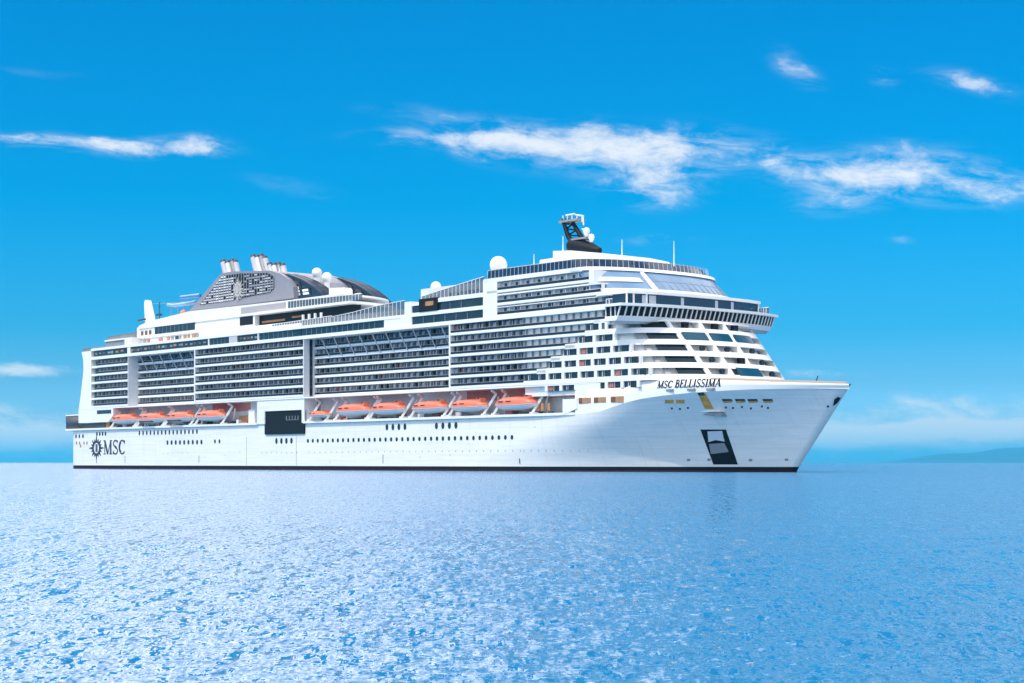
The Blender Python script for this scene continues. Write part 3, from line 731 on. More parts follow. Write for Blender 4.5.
# side openings in solid wall: dark recessed windows and piers between them
wp = MB().use(GLASS).box(-2.0, -.05, -.5, -.3, 0, 1.45); wp.use(CURT).box(-.95, -.6, -.3, -.26, .15, 1.3); wp.use(GLASS).box(.0, 2.0, -.5, -.3, 0, 1.45).use(GREY).box(-.06, .06, -.45, -.1, 0, 1.45)
W0 = wp.build('loggia_window', SHIP); W0.location = (0, 0, -500); first = [True]
W1m = MB().use(GLASS).box(-2.0, -.05, -.5, -.3, 0, 1.45).use(CURTR).box(-1.9, -.5, -.3, -.26, .15, 1.3).use(GLASS).box(.0, 2.0, -.5, -.3, 0, 1.45).use(GREYW).box(-.06, .06, -.45, -.1, 0, 1.45)
W1 = W1m.build('loggia_window', SHIP)
Pier = MB().use(WHITE).box(-.48, .48, -.6, .0, -.03, 1.48).build('window_pier', SHIP)
used = {'w': False, 'v': False, 'p': False}
def put(proto, key, loc, rz=0):
    if not used[key]: used[key] = True; proto.location = (loc[0], -loc[1], loc[2]); proto.rotation_euler.z = rz; return proto
    return clone(proto, SHIP, loc, rz)
def t_at(h, u, inset=0.0):                 # athwartships place of a feature surveyed at column u on the rounded front
    best = None
    for i in range(430):
        t = TB-.02-i*.1; s_ = on_front(h, t, inset)
        X = X0+AX*s_+NX*(t-TB); Y = D0+AY*s_+NY*(t-TB); d = abs(U0+F_PX*X/Y-u)
        if best is None or d < best[0]: best = (d, t)
        elif d > best[0]+25: break
    return best[1]
rw = random.Random(21)
U_LAST = {-1: 638, 0: 647, 1: 638, 2: 629, 3: 614, 4: 606}
for k in range(-1, 5):
    b = BF[0]-2.65 if k < 0 else BF[k]
    s_first = {-1: S(546), 0: S(547), 1: S(563), 2: S(578), 3: S(594), 4: S(600)}[k]
    s_last = min(S(U_LAST[k]), interp(b, SF)-2)
    n = max(1, int(round((s_last-s_first)/5.15))); pt_ = (s_last-s_first)/n
    x0 = interp(b, SF)-RR
    tq = lambda s_: TB if s_ < x0 else TB*max(.01, 1-((s_-x0)/RR)**PP)**(1/PP)
    for i in range(n+1):
        s_ = s_first+i*pt_; ang = math.atan2(tq(s_-.3)-tq(s_+.3), .6)
        put(Pier, 'p', (s_, tq(s_)-.02, b), -ang)
        if i == n: break
        s_ += pt_/2; ang = math.atan2(tq(s_-.5)-tq(s_+.5), 1.0); red = rw.random() < (.45 if k < 0 else .15)
        put(W1 if red else W0, 'v' if red else 'w', (s_, tq(s_)-.05, b), -ang)
for k in range(5):                          # cabins between the last railing and the solid wall
    a_, b_ = ROW_END[k]+.4, {0: S(547), 1: S(563), 2: S(578), 3: S(594), 4: S(600)}[k]-.6
    n = max(1, int(round((b_-a_)/4.2)))
    for i in range(n): put(W0, 'w', (a_+(i+.5)*(b_-a_)/n, TB-.05, BF[k]), 0)
if not used['v']: bpy.data.objects.remove(W1)
# wide dark glazing round the starboard corner, raking fins and blue glass on the front
def skin(q, t0, t1, inset, h0, h1, thick=.12, n=8):
    ra = []
    for i in range(n+1):
        tt = lerp(t0, t1, i/n); f_ = (TB-inset)/TB
        ra.append([(on_front(h0, tt*f_, inset), tt*f_, h0), (on_front(h1, tt*f_, inset), tt*f_, h1), (on_front(h1, tt*f_, inset+thick), tt*f_, h1), (on_front(h0, tt*f_, inset+thick), tt*f_, h0)])
    q.rings(ra, smooth=False); return q
def fin(tt, b, h1, w=.4, deep=2.3):
    a0, a1 = on_front(b, tt)-.03, on_front(h1, tt)-.03
    MB().use(WHITE).hexa([(a0-deep, tt-w, b-.02), (a1-deep, tt-w, h1+.02), (a0-deep, tt+w, b-.02), (a1-deep, tt+w, h1+.02), (a0, tt-w, b-.02), (a1, tt-w, h1+.02), (a0, tt+w, b-.02), (a1, tt+w, h1+.02)]).build('front_fin', SHIP)
CORNER = {0: (675, 706), 1: (664, 697), 2: (655, 688), 3: (646, 679), 4: (638, 668)}
FT = [t_at(30, 681.5), t_at(30, 709.5), t_at(30, 733)]
for k in range(5):
    b = BF[k]; h1 = b+1.45; ua, ub = CORNER[k]
    ta, tb = t_at(b+.7, ua, .5), t_at(b+.7, ub, .5)
    skin(MB().use(TEALD if k < 4 else BLACK), ta, tb, .5, b, h1, .2).build('corner_glazing', SHIP)
    skin(MB().use(GREY), t_at(b+.7, ua-16, .8), t_at(b+.7, ua-10, .8), .8, b, h1, .2, 2).build('loggia_door', SHIP)
    fin(t_at(b+.7, ub+2.5), b, h1, .5)
    for tt in FT[1:]: fin(tt, b, h1)
    skin(MB().use(WHITE), -16.5, -18.5, .02, b, h1, 1.5, 3).build('front_fin', SHIP)
def round_window(u, k):
    b = BF[k]; tw = t_at(b+.7, u, .9); sw = on_front(b+.7, tw, .95)
    MB().use(GLASS).rings([[(sw+x_, tw+.6*math.cos(a), b+.75+.6*math.sin(a)) for a in [j*math.pi/8 for j in range(16)]] for x_ in (-.3, .45)], smooth=False).build('round_window', SHIP)
def door(u, k, w=.8, hh=1.45):
    b = BF[k]; tw = t_at(b+.7, u, .9); sw = on_front(b+.7, tw, .95)
    MB().use(BLACK).box(sw-.4, sw+.5, tw-w, tw+w, b, b+hh).build('loggia_door', SHIP)
for u, k in ((702, 2), (727, 2), (752, 2), (711.7, 1), (762, 1), (721.7, 0), (771.8, 0)): round_window(u, k)
for u, k in ((685, 4), (714.5, 4), (734.5, 4), (741, 1)): door(u, k)
def blue_panel(k, u0, u1, up):
    b = BF[k]; skin(MB().use(TEALG), t_at(b+.8, u0), t_at(b+.8, u1), -.03, b-.12, b+up, .1, 6).build('blue_glass_parapet', SHIP)
for u0, u1, k in ((683.5, 707, 3), (711, 731, 3), (735, 752, 3)): blue_panel(k, u0, u1, 1.75)
blue_panel(0, 738, 761, 1.75)

# ------------------------------------------------------------------ navigation bridge
BW = 25.0
def bridge_line(off=0.0, n=40, w=BW): return [(271.2+off-3.4*(abs(t)/BW)**3.0, t) for t in [w-2*w*i/n for i in range(n+1)]]
def bridge():
    def solid(name, off0, off1, h0, h1, m, w=BW, parent=SHIP):
        a, b = bridge_line(off0, w=w), bridge_line(off1, w=w)
        q = MB().use(m); lo = [(p[0], p[1], h0) for p in a]+[(263.4, -w, h0), (263.4, w, h0)]; up = [(p[0], p[1], h1) for p in b]+[(263.4, -w, h1), (263.4, w, h1)]
        q.rings([lo, up], smooth=False); return q.build(name, parent)
    br = solid('bridge', -.9, 0, 33.2, 34.25, WHITE)
    solid('bridge_windows', -.35, .5, 34.25, 36.35, BLACK, BW-.25, br)
    solid('bridge_roof', 1.6, 1.6, 36.35, 36.95, WHITE, BW+.6, br)
    q = MB().use(WHITE); a, b = bridge_line(-.25, 34), bridge_line(.6, 34)
    for i in range(35): q.bar((*a[i], 34.2), (*b[i], 36.4), .30, .22)
    for x in (263.6, 265.2, 266.6): q.bar((x, BW-.2, 34.2), (x, BW-.1, 36.4), .22); q.bar((x, -BW+.2, 34.2), (x, -BW+.1, 36.4), .22)
    q.build('window_frame', br)
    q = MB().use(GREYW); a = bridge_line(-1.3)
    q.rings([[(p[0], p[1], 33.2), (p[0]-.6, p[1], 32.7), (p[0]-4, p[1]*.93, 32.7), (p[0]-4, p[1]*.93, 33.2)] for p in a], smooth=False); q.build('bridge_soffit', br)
bridge()
# deck above the bridge: navy glass strip, then the sloped observation glazing
q = MB().use(OFFW); loft(q, 36.9, 2.6, 46.3, 2.2, 250); q.build('front_upper_core', SHIP)
q = MB().use(WHITE); band(q, 40.05, 0.4, 41.2, 0.2, 253, 2.2); band(q, 45.7, -.1, 46.5, -.2, 248, 2.2); q.build('observation_band', SHIP)
def plan_solid(name, off, w, back, h0, h1, m, parent=SHIP):
    a = bridge_line(off, w=w); q = MB().use(m)
    q.rings([[(p[0], p[1], h) for p in a]+[(back, -w, h), (back, w, h)] for h in (h0, h1)], smooth=False); return q.build(name, parent)
nb = plan_solid('lounge_window_strip', -2.6, 21.3, 259, 36.95, 39.45, NAVY)
plan_solid('lounge_roof', -1.9, 21.7, 257, 39.45, 40.1, WHITE)
q = MB().use(WHITE); a = bridge_line(-2.45, 26, 21.4)
for i in (0, 1, 3, 26): q.bar((*a[i], 36.95), (*a[i], 39.5), .3)
q.build('strip_mullion', nb)
rr = random.Random(4); fr = bridge_line(-2.55, 46, 21.2)
for i in range(3, 44):
    if rr.random() < .16:
        (a0, b0), (a1, b1) = fr[i], fr[i+1]; MB().use(CURT).hexa([(a0-.1, b0, 37.2), (a0-.1, b0, 39.2), (a0, b0, 37.2), (a0, b0, 39.2), (a1-.1, b1, 37.2), (a1-.1, b1, 39.2), (a1, b1, 37.2), (a1, b1, 39.2)]).build('lounge_blind', nb)
windscreen('wing_railing', [(263.6, 36.95, 38.1), (265.5, 36.95, 38.1)], BW-.3, .9)
for x0_, x1_ in ((264.5, 269.2),): windscreen('wing_railing', [(x0_, 36.95, 38.6), (x1_, 36.95, 38.6)], -BW+2.8, .8)
q = MB().use(SKYGL); band(q, 41.2, .75, 45.6, .35, 256, .2); sg = q.build('observation_glass', SHIP)
q = MB().use(WHITE)
def rib(q, t, w, h0=41.2, h1=45.6, ins=.1):
    q.hexa([(on_front(h0, t, ins)-1, t-w, h0), (on_front(h1, t, ins)-1, t-w, h1), (on_front(h0, t, ins)-1, t+w, h0), (on_front(h1, t, ins)-1, t+w, h1), (on_front(h0, t, ins)+.05, t-w, h0), (on_front(h1, t, ins)+.05, t-w, h1), (on_front(h0, t, ins)+.05, t+w, h0), (on_front(h1, t, ins)+.05, t+w, h1)])
def slant(q, a_, b_, w):
    (t0, h0), (t1, h1) = a_, b_; x0, x1 = on_front(h0, t0, .1), on_front(h1, t1, .1)
    q.hexa([(x0-1, t0-w, h0), (x1-1, t1-w, h1), (x0-1, t0+w, h0), (x1-1, t1+w, h1), (x0+.05, t0-w, h0), (x1+.05, t1-w, h1), (x0+.05, t0+w, h0), (x1+.05, t1+w, h1)])
slant(q, (t_at(41.2, 657.5), 41.2), (t_at(45.6, 642.5), 45.6), .5); q.build('glass_frame', sg); q = MB().use(WHITE)
a = [p for p in front(42.95, .3, n=90, s_start=256) if p[1] > 11.2]; b_ = [p for p in front(44.0, .25, n=90, s_start=256) if p[1] > 11.2]
q.rings([[(x, t_, 42.95), (x2, t2, 44.0), (x2-1, t2-.3, 44.0), (x-1, t_-.3, 42.95)] for (x, t_), (x2, t2) in zip(a, b_)]+[], smooth=False)
q.build('glass_frame', sg)
q = MB().use(GREY); 
mid = front(43.4, .5, n=60); q.rings([[(x, t_, 43.35), (x, t_, 43.45), (x-.3, t_, 43.45), (x-.3, t_, 43.35)] for x, t_ in mid if abs(t_) < 10.5 or t_ < 0], smooth=False)
for i in range(-8, 6): rib(q, i*2.1, .05, ins=.5)
q.build('glazing_bar', sg)

# ------------------------------------------------------------------ top deck: dark windscreen, house, mast
q = MB().use(OFFW); loft(q, 46.4, 4, 47.2, 4, 217); q.build('top_deck', SHIP)
q = MB().use(NAVY); a = front(47, .6, s_start=217.3); b_ = front(48.6, .9, s_start=217.3)
q.rings([[(*p, 46.6), (*r_, 48.55), (r_[0]-.06, r_[1]*.997, 48.55), (p[0]-.06, p[1]*.997, 46.6)] for p, r_ in zip(a, b_)], smooth=False); ts = q.build('top_windscreen', SHIP)
q = MB().use(GREYW)
def walk(pl, step):
    out = []; acc = 0
    for (a0, b0), (a1, b1) in zip(pl, pl[1:]):
        l = math.hypot(a1-a0, b1-b0); d = acc
        while d < l: out.append((lerp(a0, a1, d/l), lerp(b0, b1, d/l))); d += step
        acc = d-l
    return out
for x, t_ in walk(a, 1.45): MB().use(GREYW).bar((x+.05, t_*1.003, 46.6), (x-.25, t_*.99, 48.6), .09).build('screen_post', ts)
for (p, r_) in zip(b_, b_[1:]): q.bar((*p, 48.6), (*r_, 48.6), .16)
q.build('top_rail', ts)
q = MB(); rr = random.Random(9)
for i in range(46):
    x = lerp(220, 252, i/46) ; q.use(rr.choice((AMBER, DARK, OFFW, GREY, SALMON))).box(x, x+.5, 18, 18.5, 46.7, 46.7+rr.uniform(.8, 1.8))
q.build('deck_furniture', SHIP)
q = MB().use(WHITE)
q.prism([(S(537, 8), 47), (S(540, 8), HT(540, 260, 8)), (S(553, 8), HT(553, 258, 8)), (S(553, 8), HT(553, 251, 8)), (S(571, 8), HT(571, 250.5, 8)), (S(600, 8), HT(600, 253, 8)), (S(620, 8), HT(620, 257, 8)), (S(628, 8), 47)], -8, 8); q.build('mast_house', SHIP)
q = MB().use(WHITE); loft(q, 47.0, 7, 49.6, 9, 226); q.build('top_house', SHIP)
def mast():
    T_ = lambda u, v, t=0: (S(u, t), t, HT(u, v, t))
    q = MB().use(BLACK)
    for dt in (-.8, .8):
        pts = [T_(u, v, dt) for u, v in ((563.5, 223), (565.5, 228), (568, 236), (572, 243), (578, 247.5))]
        q.tube(pts, [.45, .55, .6, .7, 1.0], 10)
    q.tube([T_(573, 223), T_(579, 233), T_(584, 242)], [.5, .6, .7], 10)
    for u_, v_, w_, x_ in ((564, 224, 573, 224), (566, 229, 577, 230), (568, 235, 580, 236), (566, 229, 573, 224), (568, 235, 577, 230)): q.tube([T_(u_, v_), T_(w_, x_)], .2, 6)
    q.tube([T_(572, 245), T_(582, 248), T_(592, 249.5), T_(600, 250.5)], [1.9, 2.2, 1.6, .7], 10)
    m = q.build('radar_mast', SHIP)
    q = MB().use(STEEL)
    a = T_(563, 222.5); b = T_(581, 222.5); q.box(a[0], b[0], -1.5, 1.5, a[2]-.3, a[2]+.25)
    q.build('mast_platform', m); q = MB().use(STEEL)
    a = T_(575, 240); b = T_(590, 240); q.box(a[0], b[0], -1.4, 1.4, a[2]-.25, a[2]+.2)
    q.build('mast_platform', m)
    q = MB().use(WHITE)
    z = T_(562, 222)[2]
    for u in (563, 567.5, 572, 577, 582): q.tube([T_(u, 222), T_(u, 215.5)], .13, 6)
    q.tube([T_(566, 215.5), T_(575, 214)], .22, 6); q.tube([T_(576, 215), T_(583.5, 216)], .22, 6); q.tube([T_(583, 216), T_(583.5, 225)], .18, 6)
    q.build('radar_scanner', m)
    q = MB().use(WHITE)
    for u, v, r_ in ((586.5, 231, .9), (591.5, 237, .8), (577.5, 246, .5)):
        c = T_(u, v, 1.5); q.lathe(c, [(r_*.05, r_), (r_*.75, r_*.7), (r_, 0), (r_*.75, -r_*.7), (r_*.3, -r_*1.5)], 12)
    q.tube([T_(582, 229), T_(587, 231)], .18, 6); q.tube([T_(584, 238), T_(590, 244)], .2, 6); q.tube([T_(590, 240), T_(591, 249)], .25, 6)
    q.build('antenna_dome', m)
    q = MB().use(DARK)
    for u in (562.5, 566, 569): MB().use(DARK).tube([T_(u, 222, 1), T_(u-.4, 218.5, 1)], .25, 6).build('signal_light', m)
mast()
for u, v0_, v1_, t in ((563, 236, 253, 5), (622, 239.5, 258, 3), (674, 241, 262, 3), (534, 254, 264, 6)):
    q = MB().use(WHITE); q.tube([(S(u, t), t, HT(u, v1_, t)-1), (S(u, t), t, HT(u, v0_, t))], [.16, .07], 6); q.build('antenna_pole', SHIP)

# ------------------------------------------------------------------ hull markings
def hull_t(s, h): return half(s, h)+.03
PH = None
def porthole(s, h, w=.62, hh=.95):
    global PH
    if PH is None:
        q = MB().use(GLASS); q.prism([(.5*math.cos(i*math.pi/6), .5*math.sin(i*math.pi/6)) for i in range(12)], -.1, .02)
        PH = q.build('porthole', SHIP); o = PH
    else: o = PH.copy(); COL.objects.link(o); o.parent = SHIP
    o.location = (s, -hull_t(s, h), h); o.scale = (w, 1, hh)
def run(u0, u1, n, h, w=.62, hh=.95):
    a, b = S(u0, 20.9), S(u1, 20.9)
    for i in range(n): porthole(lerp(a, b, i/(n-1)), h, w*2/1, hh*1.15)
run(308, 512, 37, 8.1, .5, 1.0); run(387, 405, 4, 11.3, .62, 1.5); run(436.5, 456, 4, 11.3, .62, 1.5); run(276.5, 291.5, 4, 8.2, .62, 1.5)
run(139.5, 197, 16, 11.5, .5, 1.35); run(167.5, 201.5, 9, 8.3, .6, 1.3); run(215, 219.5, 2, 8.4, .5, 1.1); run(75.5, 83, 3, 11.0, .6, 1.2); run(97, 105.5, 4, 11.6, .6, 1.2)
# the finer dots lower down
DOT = [None]
def dot(s, h, r=.16):
    q = MB().use(GREY)
    if DOT[0] is None: DOT[0] = q.prism([(r*math.cos(i*math.pi/4), r*math.sin(i*math.pi/4)) for i in range(8)], -.1, .02).build('scupper', SHIP); o = DOT[0]
    else: o = DOT[0].copy(); COL.objects.link(o); o.parent = SHIP
    o.location = (s, -hull_t(s, h), h)
for i in range(34): dot(lerp(S(309, 20.9), S(520, 20.9), i/33), 4.9)
for i in range(8): dot(lerp(S(262, 20.9), S(297, 20.9), i/7), 4.9)
for i in range(6): dot(lerp(S(163, 20.9), S(188, 20.9), i/5), 4.9)
for i in range(9): dot(lerp(S(523, 20.9), S(580, 20.6), i/8), 4.9)
for u, v in ((225, 455), (240, 452), (232, 461), (330, 462), (420, 457), (450, 455), (205, 457), (180, 460), (535, 427)): dot(S(u, 20.9), HT(u, v, 20.9), .2)
for u in (125, 199, 383, 518):
    s = S(u, 20.9); q = MB().use(LETTER); q.prism([(s-.12, 1.9), (s+.12, 1.9), (s+.12, 4.2), (s-.12, 4.2)], hull_t(s, 3)-.1, hull_t(s, 3)); q.build('draught_mark', SHIP)
# serif letters as strokes
def curve(cx, cy, rx, ry, a0, a1, n=10): return [(cx+rx*math.cos(R(lerp(a0, a1, i/n))), cy+ry*math.sin(R(lerp(a0, a1, i/n)))) for i in range(n+1)]
def letters():
    T, t_ = .17, .07
    ser = lambda x, y, w=.16: ([(x-w, y), (x+w, y)], .05)
    L = {}
    L['I'] = (.45, [([(.22, 0), (.22, 1)], T), ser(.22, .03), ser(.22, .97)])
    L['L'] = (.75, [([(.2, 0), (.2, 1)], T), ser(.2, .97), ([(.05, .03), (.68, .03)], t_), ([(.66, .0), (.68, .28)], t_)])
    L['E'] = (.75, [([(.2, 0), (.2, 1)], T), ([(.05, .03), (.66, .03)], t_), ([(.05, .97), (.64, .97)], t_), ([(.2, .52), (.5, .52)], t_), ([(.64, 0), (.67, .26)], t_), ([(.62, 1), (.63, .76)], t_), ([(.5, .4), (.5, .64)], t_)])
    L['B'] = (.8, [([(.2, 0), (.2, 1)], T), ([(.05, .03), (.4, .03)], t_), ([(.05, .97), (.4, .97)], t_), ([(.2, .53), (.42, .53)], t_), (curve(.4, .75, .2, .21, 90, -90), .12), (curve(.4, .28, .27, .25, 90, -90), .14)])
    L['S'] = (.72, [(curve(.37, .75, .24, .22, 25, 200)+[(.2, .62), (.35, .52), (.52, .42)], .10), ([(.3, .55), (.5, .43)], .15), ([(.5, .43)]+curve(.35, .25, .26, .22, 20, -155), .10), ([(.6, .98), (.59, .78)], t_), ([(.09, .02), (.1, .26)], t_)])
    L['M'] = (1.08, [([(.16, 0), (.16, 1)], t_), ([(.16, .98), (.52, .02)], T), ([(.52, .02), (.88, .98)], t_), ([(.88, 0), (.88, 1)], T), ser(.14, .03, .14), ser(.88, .03, .17), ser(.1, .97, .1), ser(.92, .97, .13)])
    L['A'] = (.86, [([(.1, 0), (.42, 1)], t_), ([(.42, 1), (.74, 0)], T), ([(.22, .34), (.6, .34)], t_), ser(.1, .03, .12), ser(.74, .03, .15)])
    L['C'] = (.82, [(curve(.44, .5, .36, .46, 40, 320, 18), .10), (curve(.46, .5, .35, .4, 120, 240, 8), .17), ([(.72, .98), (.71, .72)], t_)])
    return L
LET = letters()
def ribbon(q, pts, w, put_):
    dense = []
    for (a, b), (c, d) in zip(pts, pts[1:]):
        for i in range(3): dense.append((lerp(a, c, i/3), lerp(b, d, i/3)))
    dense.append(pts[-1])
    v = []
    for i, (x, y) in enumerate(dense):
        a = dense[max(0, i-1)]; b = dense[min(len(dense)-1, i+1)]; dx, dy = b[0]-a[0], b[1]-a[1]; l = math.hypot(dx, dy) or 1
        nx_, ny_ = -dy/l*w/2, dx/l*w/2
        v.append((x+nx_, y+ny_)); v.append((x-nx_, y-ny_))
    n = len(dense)
    lo = [put_(x, y, .02) for x, y in v]; up = [put_(x, y, .06) for x, y in v]; q.add(lo+up, [(2*i, 2*i+1, 2*i+3, 2*i+2) for i in range(n-1)]+[(2*n+2*i, 2*n+2*i+1, 2*n+2*i+3, 2*n+2*i+2) for i in range(n-1)]+[(2*i, 2*i+2, 2*n+2*i+2, 2*n+2*i) for i in range(n-1)]+[(2*i+1, 2*i+3, 2*n+2*i+3, 2*n+2*i+1) for i in range(n-1)])
def word(name, text, s0, s1, h, H_, surf, slant=0.0, bold=1.0, rise=0.0):
    tot = sum(.5 if c == ' ' else LET[c][0] for c in text); sx = (s1-s0)/tot; x = 0; grp = None
    q = MB().use(LETTER)
    for c in text:
        if c == ' ': x += .5; continue
        for pts, w in LET[c][1]:
            def put_(px, py, d, x=x):
                s = s0+(x+px)*sx+slant*py*H_; hh = h+py*H_+rise*(s-s0)
                return (s, surf(s, hh)+d, hh)
            ribbon(q, pts, w*bold, put_)
        x += LET[c][0]
    return q.build(name, SHIP)
word('stern_lettering', 'MSC', S(103.5, 20.9), S(125.5, 20.9), 4.75, 4.7, lambda s, h: half(s, h), 0, 1.05)
def s_on_bulwark(u):
    a, b = 255., 310.
    for _ in range(50):
        m = (a+b)/2
        if S(u, half(m, 18.4, True)) > m: a = m
        else: b = m
    return a
bw_ = lambda s, h: half(s, h, True)+.02
word('bow_lettering', 'MSC', s_on_bulwark(657), s_on_bulwark(672), 18.25, 1.55, bw_, .28, 1.25)
word('bow_lettering', 'BELLISSIMA', s_on_bulwark(674.5), s_on_bulwark(720.5), 18.25, 1.7, bw_, .28, 1.25)
# compass-sun emblem at the stern
cs, ch = S(96.5, 20.9), 6.9; q = MB().use(LETTER)
kx = 1.25
tt = half(cs, ch)
for i in range(16):
    a = i*math.pi/8; l = 4.6 if i % 4 == 0 else (3.9 if i % 2 == 0 else 3.3); c, s_ = math.cos(a), math.sin(a)
    q.prism([(cs+kx*(2.2*c-.5*s_), ch+2.2*s_+.5*c), (cs+kx*l*c, ch+l*s_), (cs+kx*(2.2*c+.5*s_), ch+2.2*s_-.5*c)], tt, tt+.05)
n = 32
def ring(q, r0, r1, d, ex=1.0):
    v = []
    for i in range(n):
        a = i*2*math.pi/n; v += [(cs+kx*r0*math.cos(a)*ex, tt+d, ch+r0*math.sin(a)), (cs+kx*r1*math.cos(a)*ex, tt+d, ch+r1*math.sin(a))]
    q.add(v, [(2*i, 2*i+1, (2*i+3) % (2*n), (2*i+2) % (2*n)) for i in range(n)])
ring(q, 1.75, 2.55, .07, .85)
for x in (-.45, .1, .6): q.prism([(cs+x-.17, ch-1.3), (cs+x+.17, ch-1.3), (cs+x+.17, ch+1.3), (cs+x-.17, ch+1.3)], tt, tt+.07)
q.prism([(cs-.15, 1.9), (cs+.15, 1.9), (cs+.15, 2.6), (cs-.15, 2.6)], tt, tt+.05)
q.build('stern_emblem', SHIP)
q = MB().use(AMBER)
for u, v in ((76, 443), (79.5, 443), (80.5, 446), (84, 443), (87, 443)): s = S(u, 20.9); h = HT(u, v, 20.9); q.prism([(s-.5, h-.5), (s+.5, h-.5), (s+.5, h+.5), (s-.5, h+.5)], half(s, h)-.1, half(s, h)+.03)
q.build('fairlead', SHIP)

# ------------------------------------------------------------------ bow fittings (each set flush into the flared plating)
def locate(u, v, above=False):             # where the sight line to a surveyed mark meets the hull
    k = (u-U0)/F_PX
    def at(s):                             # the sight line runs aft from the bow; find where it first enters the plating
        t = TB+((k*(D0+AY*s)-(X0+AX*s))/(NX-k*NY)); Y = D0+AY*s+NY*(t-TB); h = HC+(V0-v)*Y/F_PX
        return t, h, t-half(s, h, above or h > hk(s))
    s = 312.5; prev = s
    while s > 225 and at(s)[2] > 0: prev = s; s -= .5
    a, b = s, prev
    for _ in range(30):
        m = (a+b)/2
        if at(m)[2] > 0: b = m
        else: a = m
    t, h, _ = at(a)
    return a, t, h
def patch(name, m, poly_uv, d0=-.5, d1=.04, parent=SHIP, sub=6):
    # polygon in survey marks; corners are dropped onto the plating
    q = MB().use(m); n = len(poly_uv)
    pts = []
    for i in range(n):
        (a, b), (c, d) = poly_uv[i], poly_uv[(i+1) % n]
        for j in range(sub): pts.append(locate(lerp(a, c, j/sub), lerp(b, d, j/sub)))
    c = locate(sum(p[0] for p in poly_uv)/n, sum(p[1] for p in poly_uv)/n)
    m_ = len(pts)
    v = [(s, t+d1, h) for s, t, h in pts]+[(c[0], c[1]+d1, c[2])]+[(s, t+d0, h) for s, t, h in pts]
    f = [(i, (i+1) % m_, m_) for i in range(m_)]+[(i, (i+1) % m_, m_+1+(i+1) % m_, m_+1+i) for i in range(m_)]
    return q.add(v, f).build(name, parent)
pk = patch('anchor_pocket', BLACK, [(700.5, 429.5), (726, 429.5), (738, 464.5), (713.5, 464.5)], -.3, .05)
patch('anchor_head', mat('anchor_paint', (.62, .66, .72), .5), [(708.5, 431.5), (722.5, 431), (725, 441.5), (716.5, 440), (709.5, 442)], -.1, .35, pk)
patch('anchor_shank', GREY, [(709.5, 444), (724.5, 443), (729, 452), (711.5, 454)], -.1, .2, pk)
for u in (669, 680): patch('mooring_port', ORNG, [(u-4, 399.8), (u+4.6, 399.8), (u+4.6, 403.5), (u-4, 403.5)])
for u in (727, 740, 752.5, 767.5):
    p = patch('mooring_port', DARK, [(u-5, 399), (u+4.5, 399), (u+6, 401.5), (u-4, 402)]); patch('port_lining', ORNG, [(u-4, 401.2), (u+5.6, 400.8), (u+5, 402.6), (u-3, 403)], -.2, .07, p)
for u, v in ((672, 408.5), (680, 409), (688, 408), (726, 407.5), (733, 408), (742, 407), (751, 408.5), (762, 406.5), (768, 408)): patch('bow_fairlead', DARK, [(u-1, v-1), (u+1, v-1), (u+1, v+1), (u-1, v+1)])
for u, v in ((688.5, 459.8), (709, 459.5), (750.5, 460), (786.5, 459.5)): patch('thruster_mark', GREY, [(u-1.6, v-1), (u+1.8, v-1), (u+1.8, v+1.4), (u-1.6, v+1.4)])
patch('hawse_pipe', BLACK, [(834.5, 399.5), (838, 397), (841, 398), (838, 402.5), (833.5, 406)], -.3, .08); patch('bow_fairlead', DARK, [(827, 405.5), (829, 405.5), (829, 407.5), (827, 407.5)])
# pilot platform folded out of the bow
ps, pt, ph = locate(704, 411)
q = MB().use(WHITE); q.hexa([(ps-5.5, pt-2.5, ph-.3), (ps-5.5, pt-2.5, ph+.1), (ps-5, pt+.9, ph-.2), (ps-5, pt+.9, ph+.1), (ps+4.2, pt-4, ph-.3), (ps+4.2, pt-4, ph+.1), (ps+4.2, pt-.6, ph-.2), (ps+4.2, pt-.6, ph+.1)]); pl = q.build('pilot_platform', SHIP)
q = MB().use(STEEL).hexa([(ps-4, pt-2.5, ph-.9), (ps-4, pt-2.5, ph-.3), (ps-4, pt+.2, ph-.6), (ps-4, pt+.2, ph-.2), (ps+4, pt-4, ph-1.3), (ps+4, pt-4, ph-.3), (ps+4, pt-1.2, ph-1.1), (ps+4, pt-1.2, ph-.2)]); q.build('platform_bracket', pl)
patch('side_door', ORNG, [(698, 393.2), (705.5, 393.2), (714, 409), (705, 409)], -.3, .06); patch('door_top_patch', DARK, [(697.5, 392.6), (704, 392.6), (705, 395.5), (699, 395.8)], -.2, .09)  # dark patch across the top of the side door
for u in (579.0, 594.0, 611.0):
    w = 12.0; o = MB().use(LAMPED).box(S(u), S(u+w), TB-.2, TB+.05, 15.5, 16.75); o.use(AMBERD).box(S(u), S(u+w*rw.uniform(.25, .5)), TB+.05, TB+.08, 15.5, 16.75); o.use(STEEL).box(S(u+w*.6), S(u+w*.75), TB+.05, TB+.07, 15.5, 16.4); o.build('lit_window', SHIP)
for u in (537, 541.5, 548): q = MB().use(LAMPED).box(S(u, 20), S(u+2.4, 20), 20, 20.2, 14.2, 16.0); q.build('lit_doorway', SHIP)
for u in (666, 687, 706): 
    a = s_on_bulwark(u); q = MB().use(STEEL); q.prism([(a, 17.55), (a+1.9, 17.55), (a+1.9, 17.95), (a, 17.95)], half(a+1, 17.7, True)-.4, half(a, 17.7, True)+.05); q.build('freeing_port', SHIP)
q = MB().use(DARK); s = 300; q.lathe((s, -2, 17.5), [(.7, 0), (.8, 1.2), (.4, 1.9), (.1, 2.0)], 10); q.tube([(s+.4, -2, 19), (s+1.2, -2, 20.6)], .12, 6); q.build('deck_capstan', SHIP)
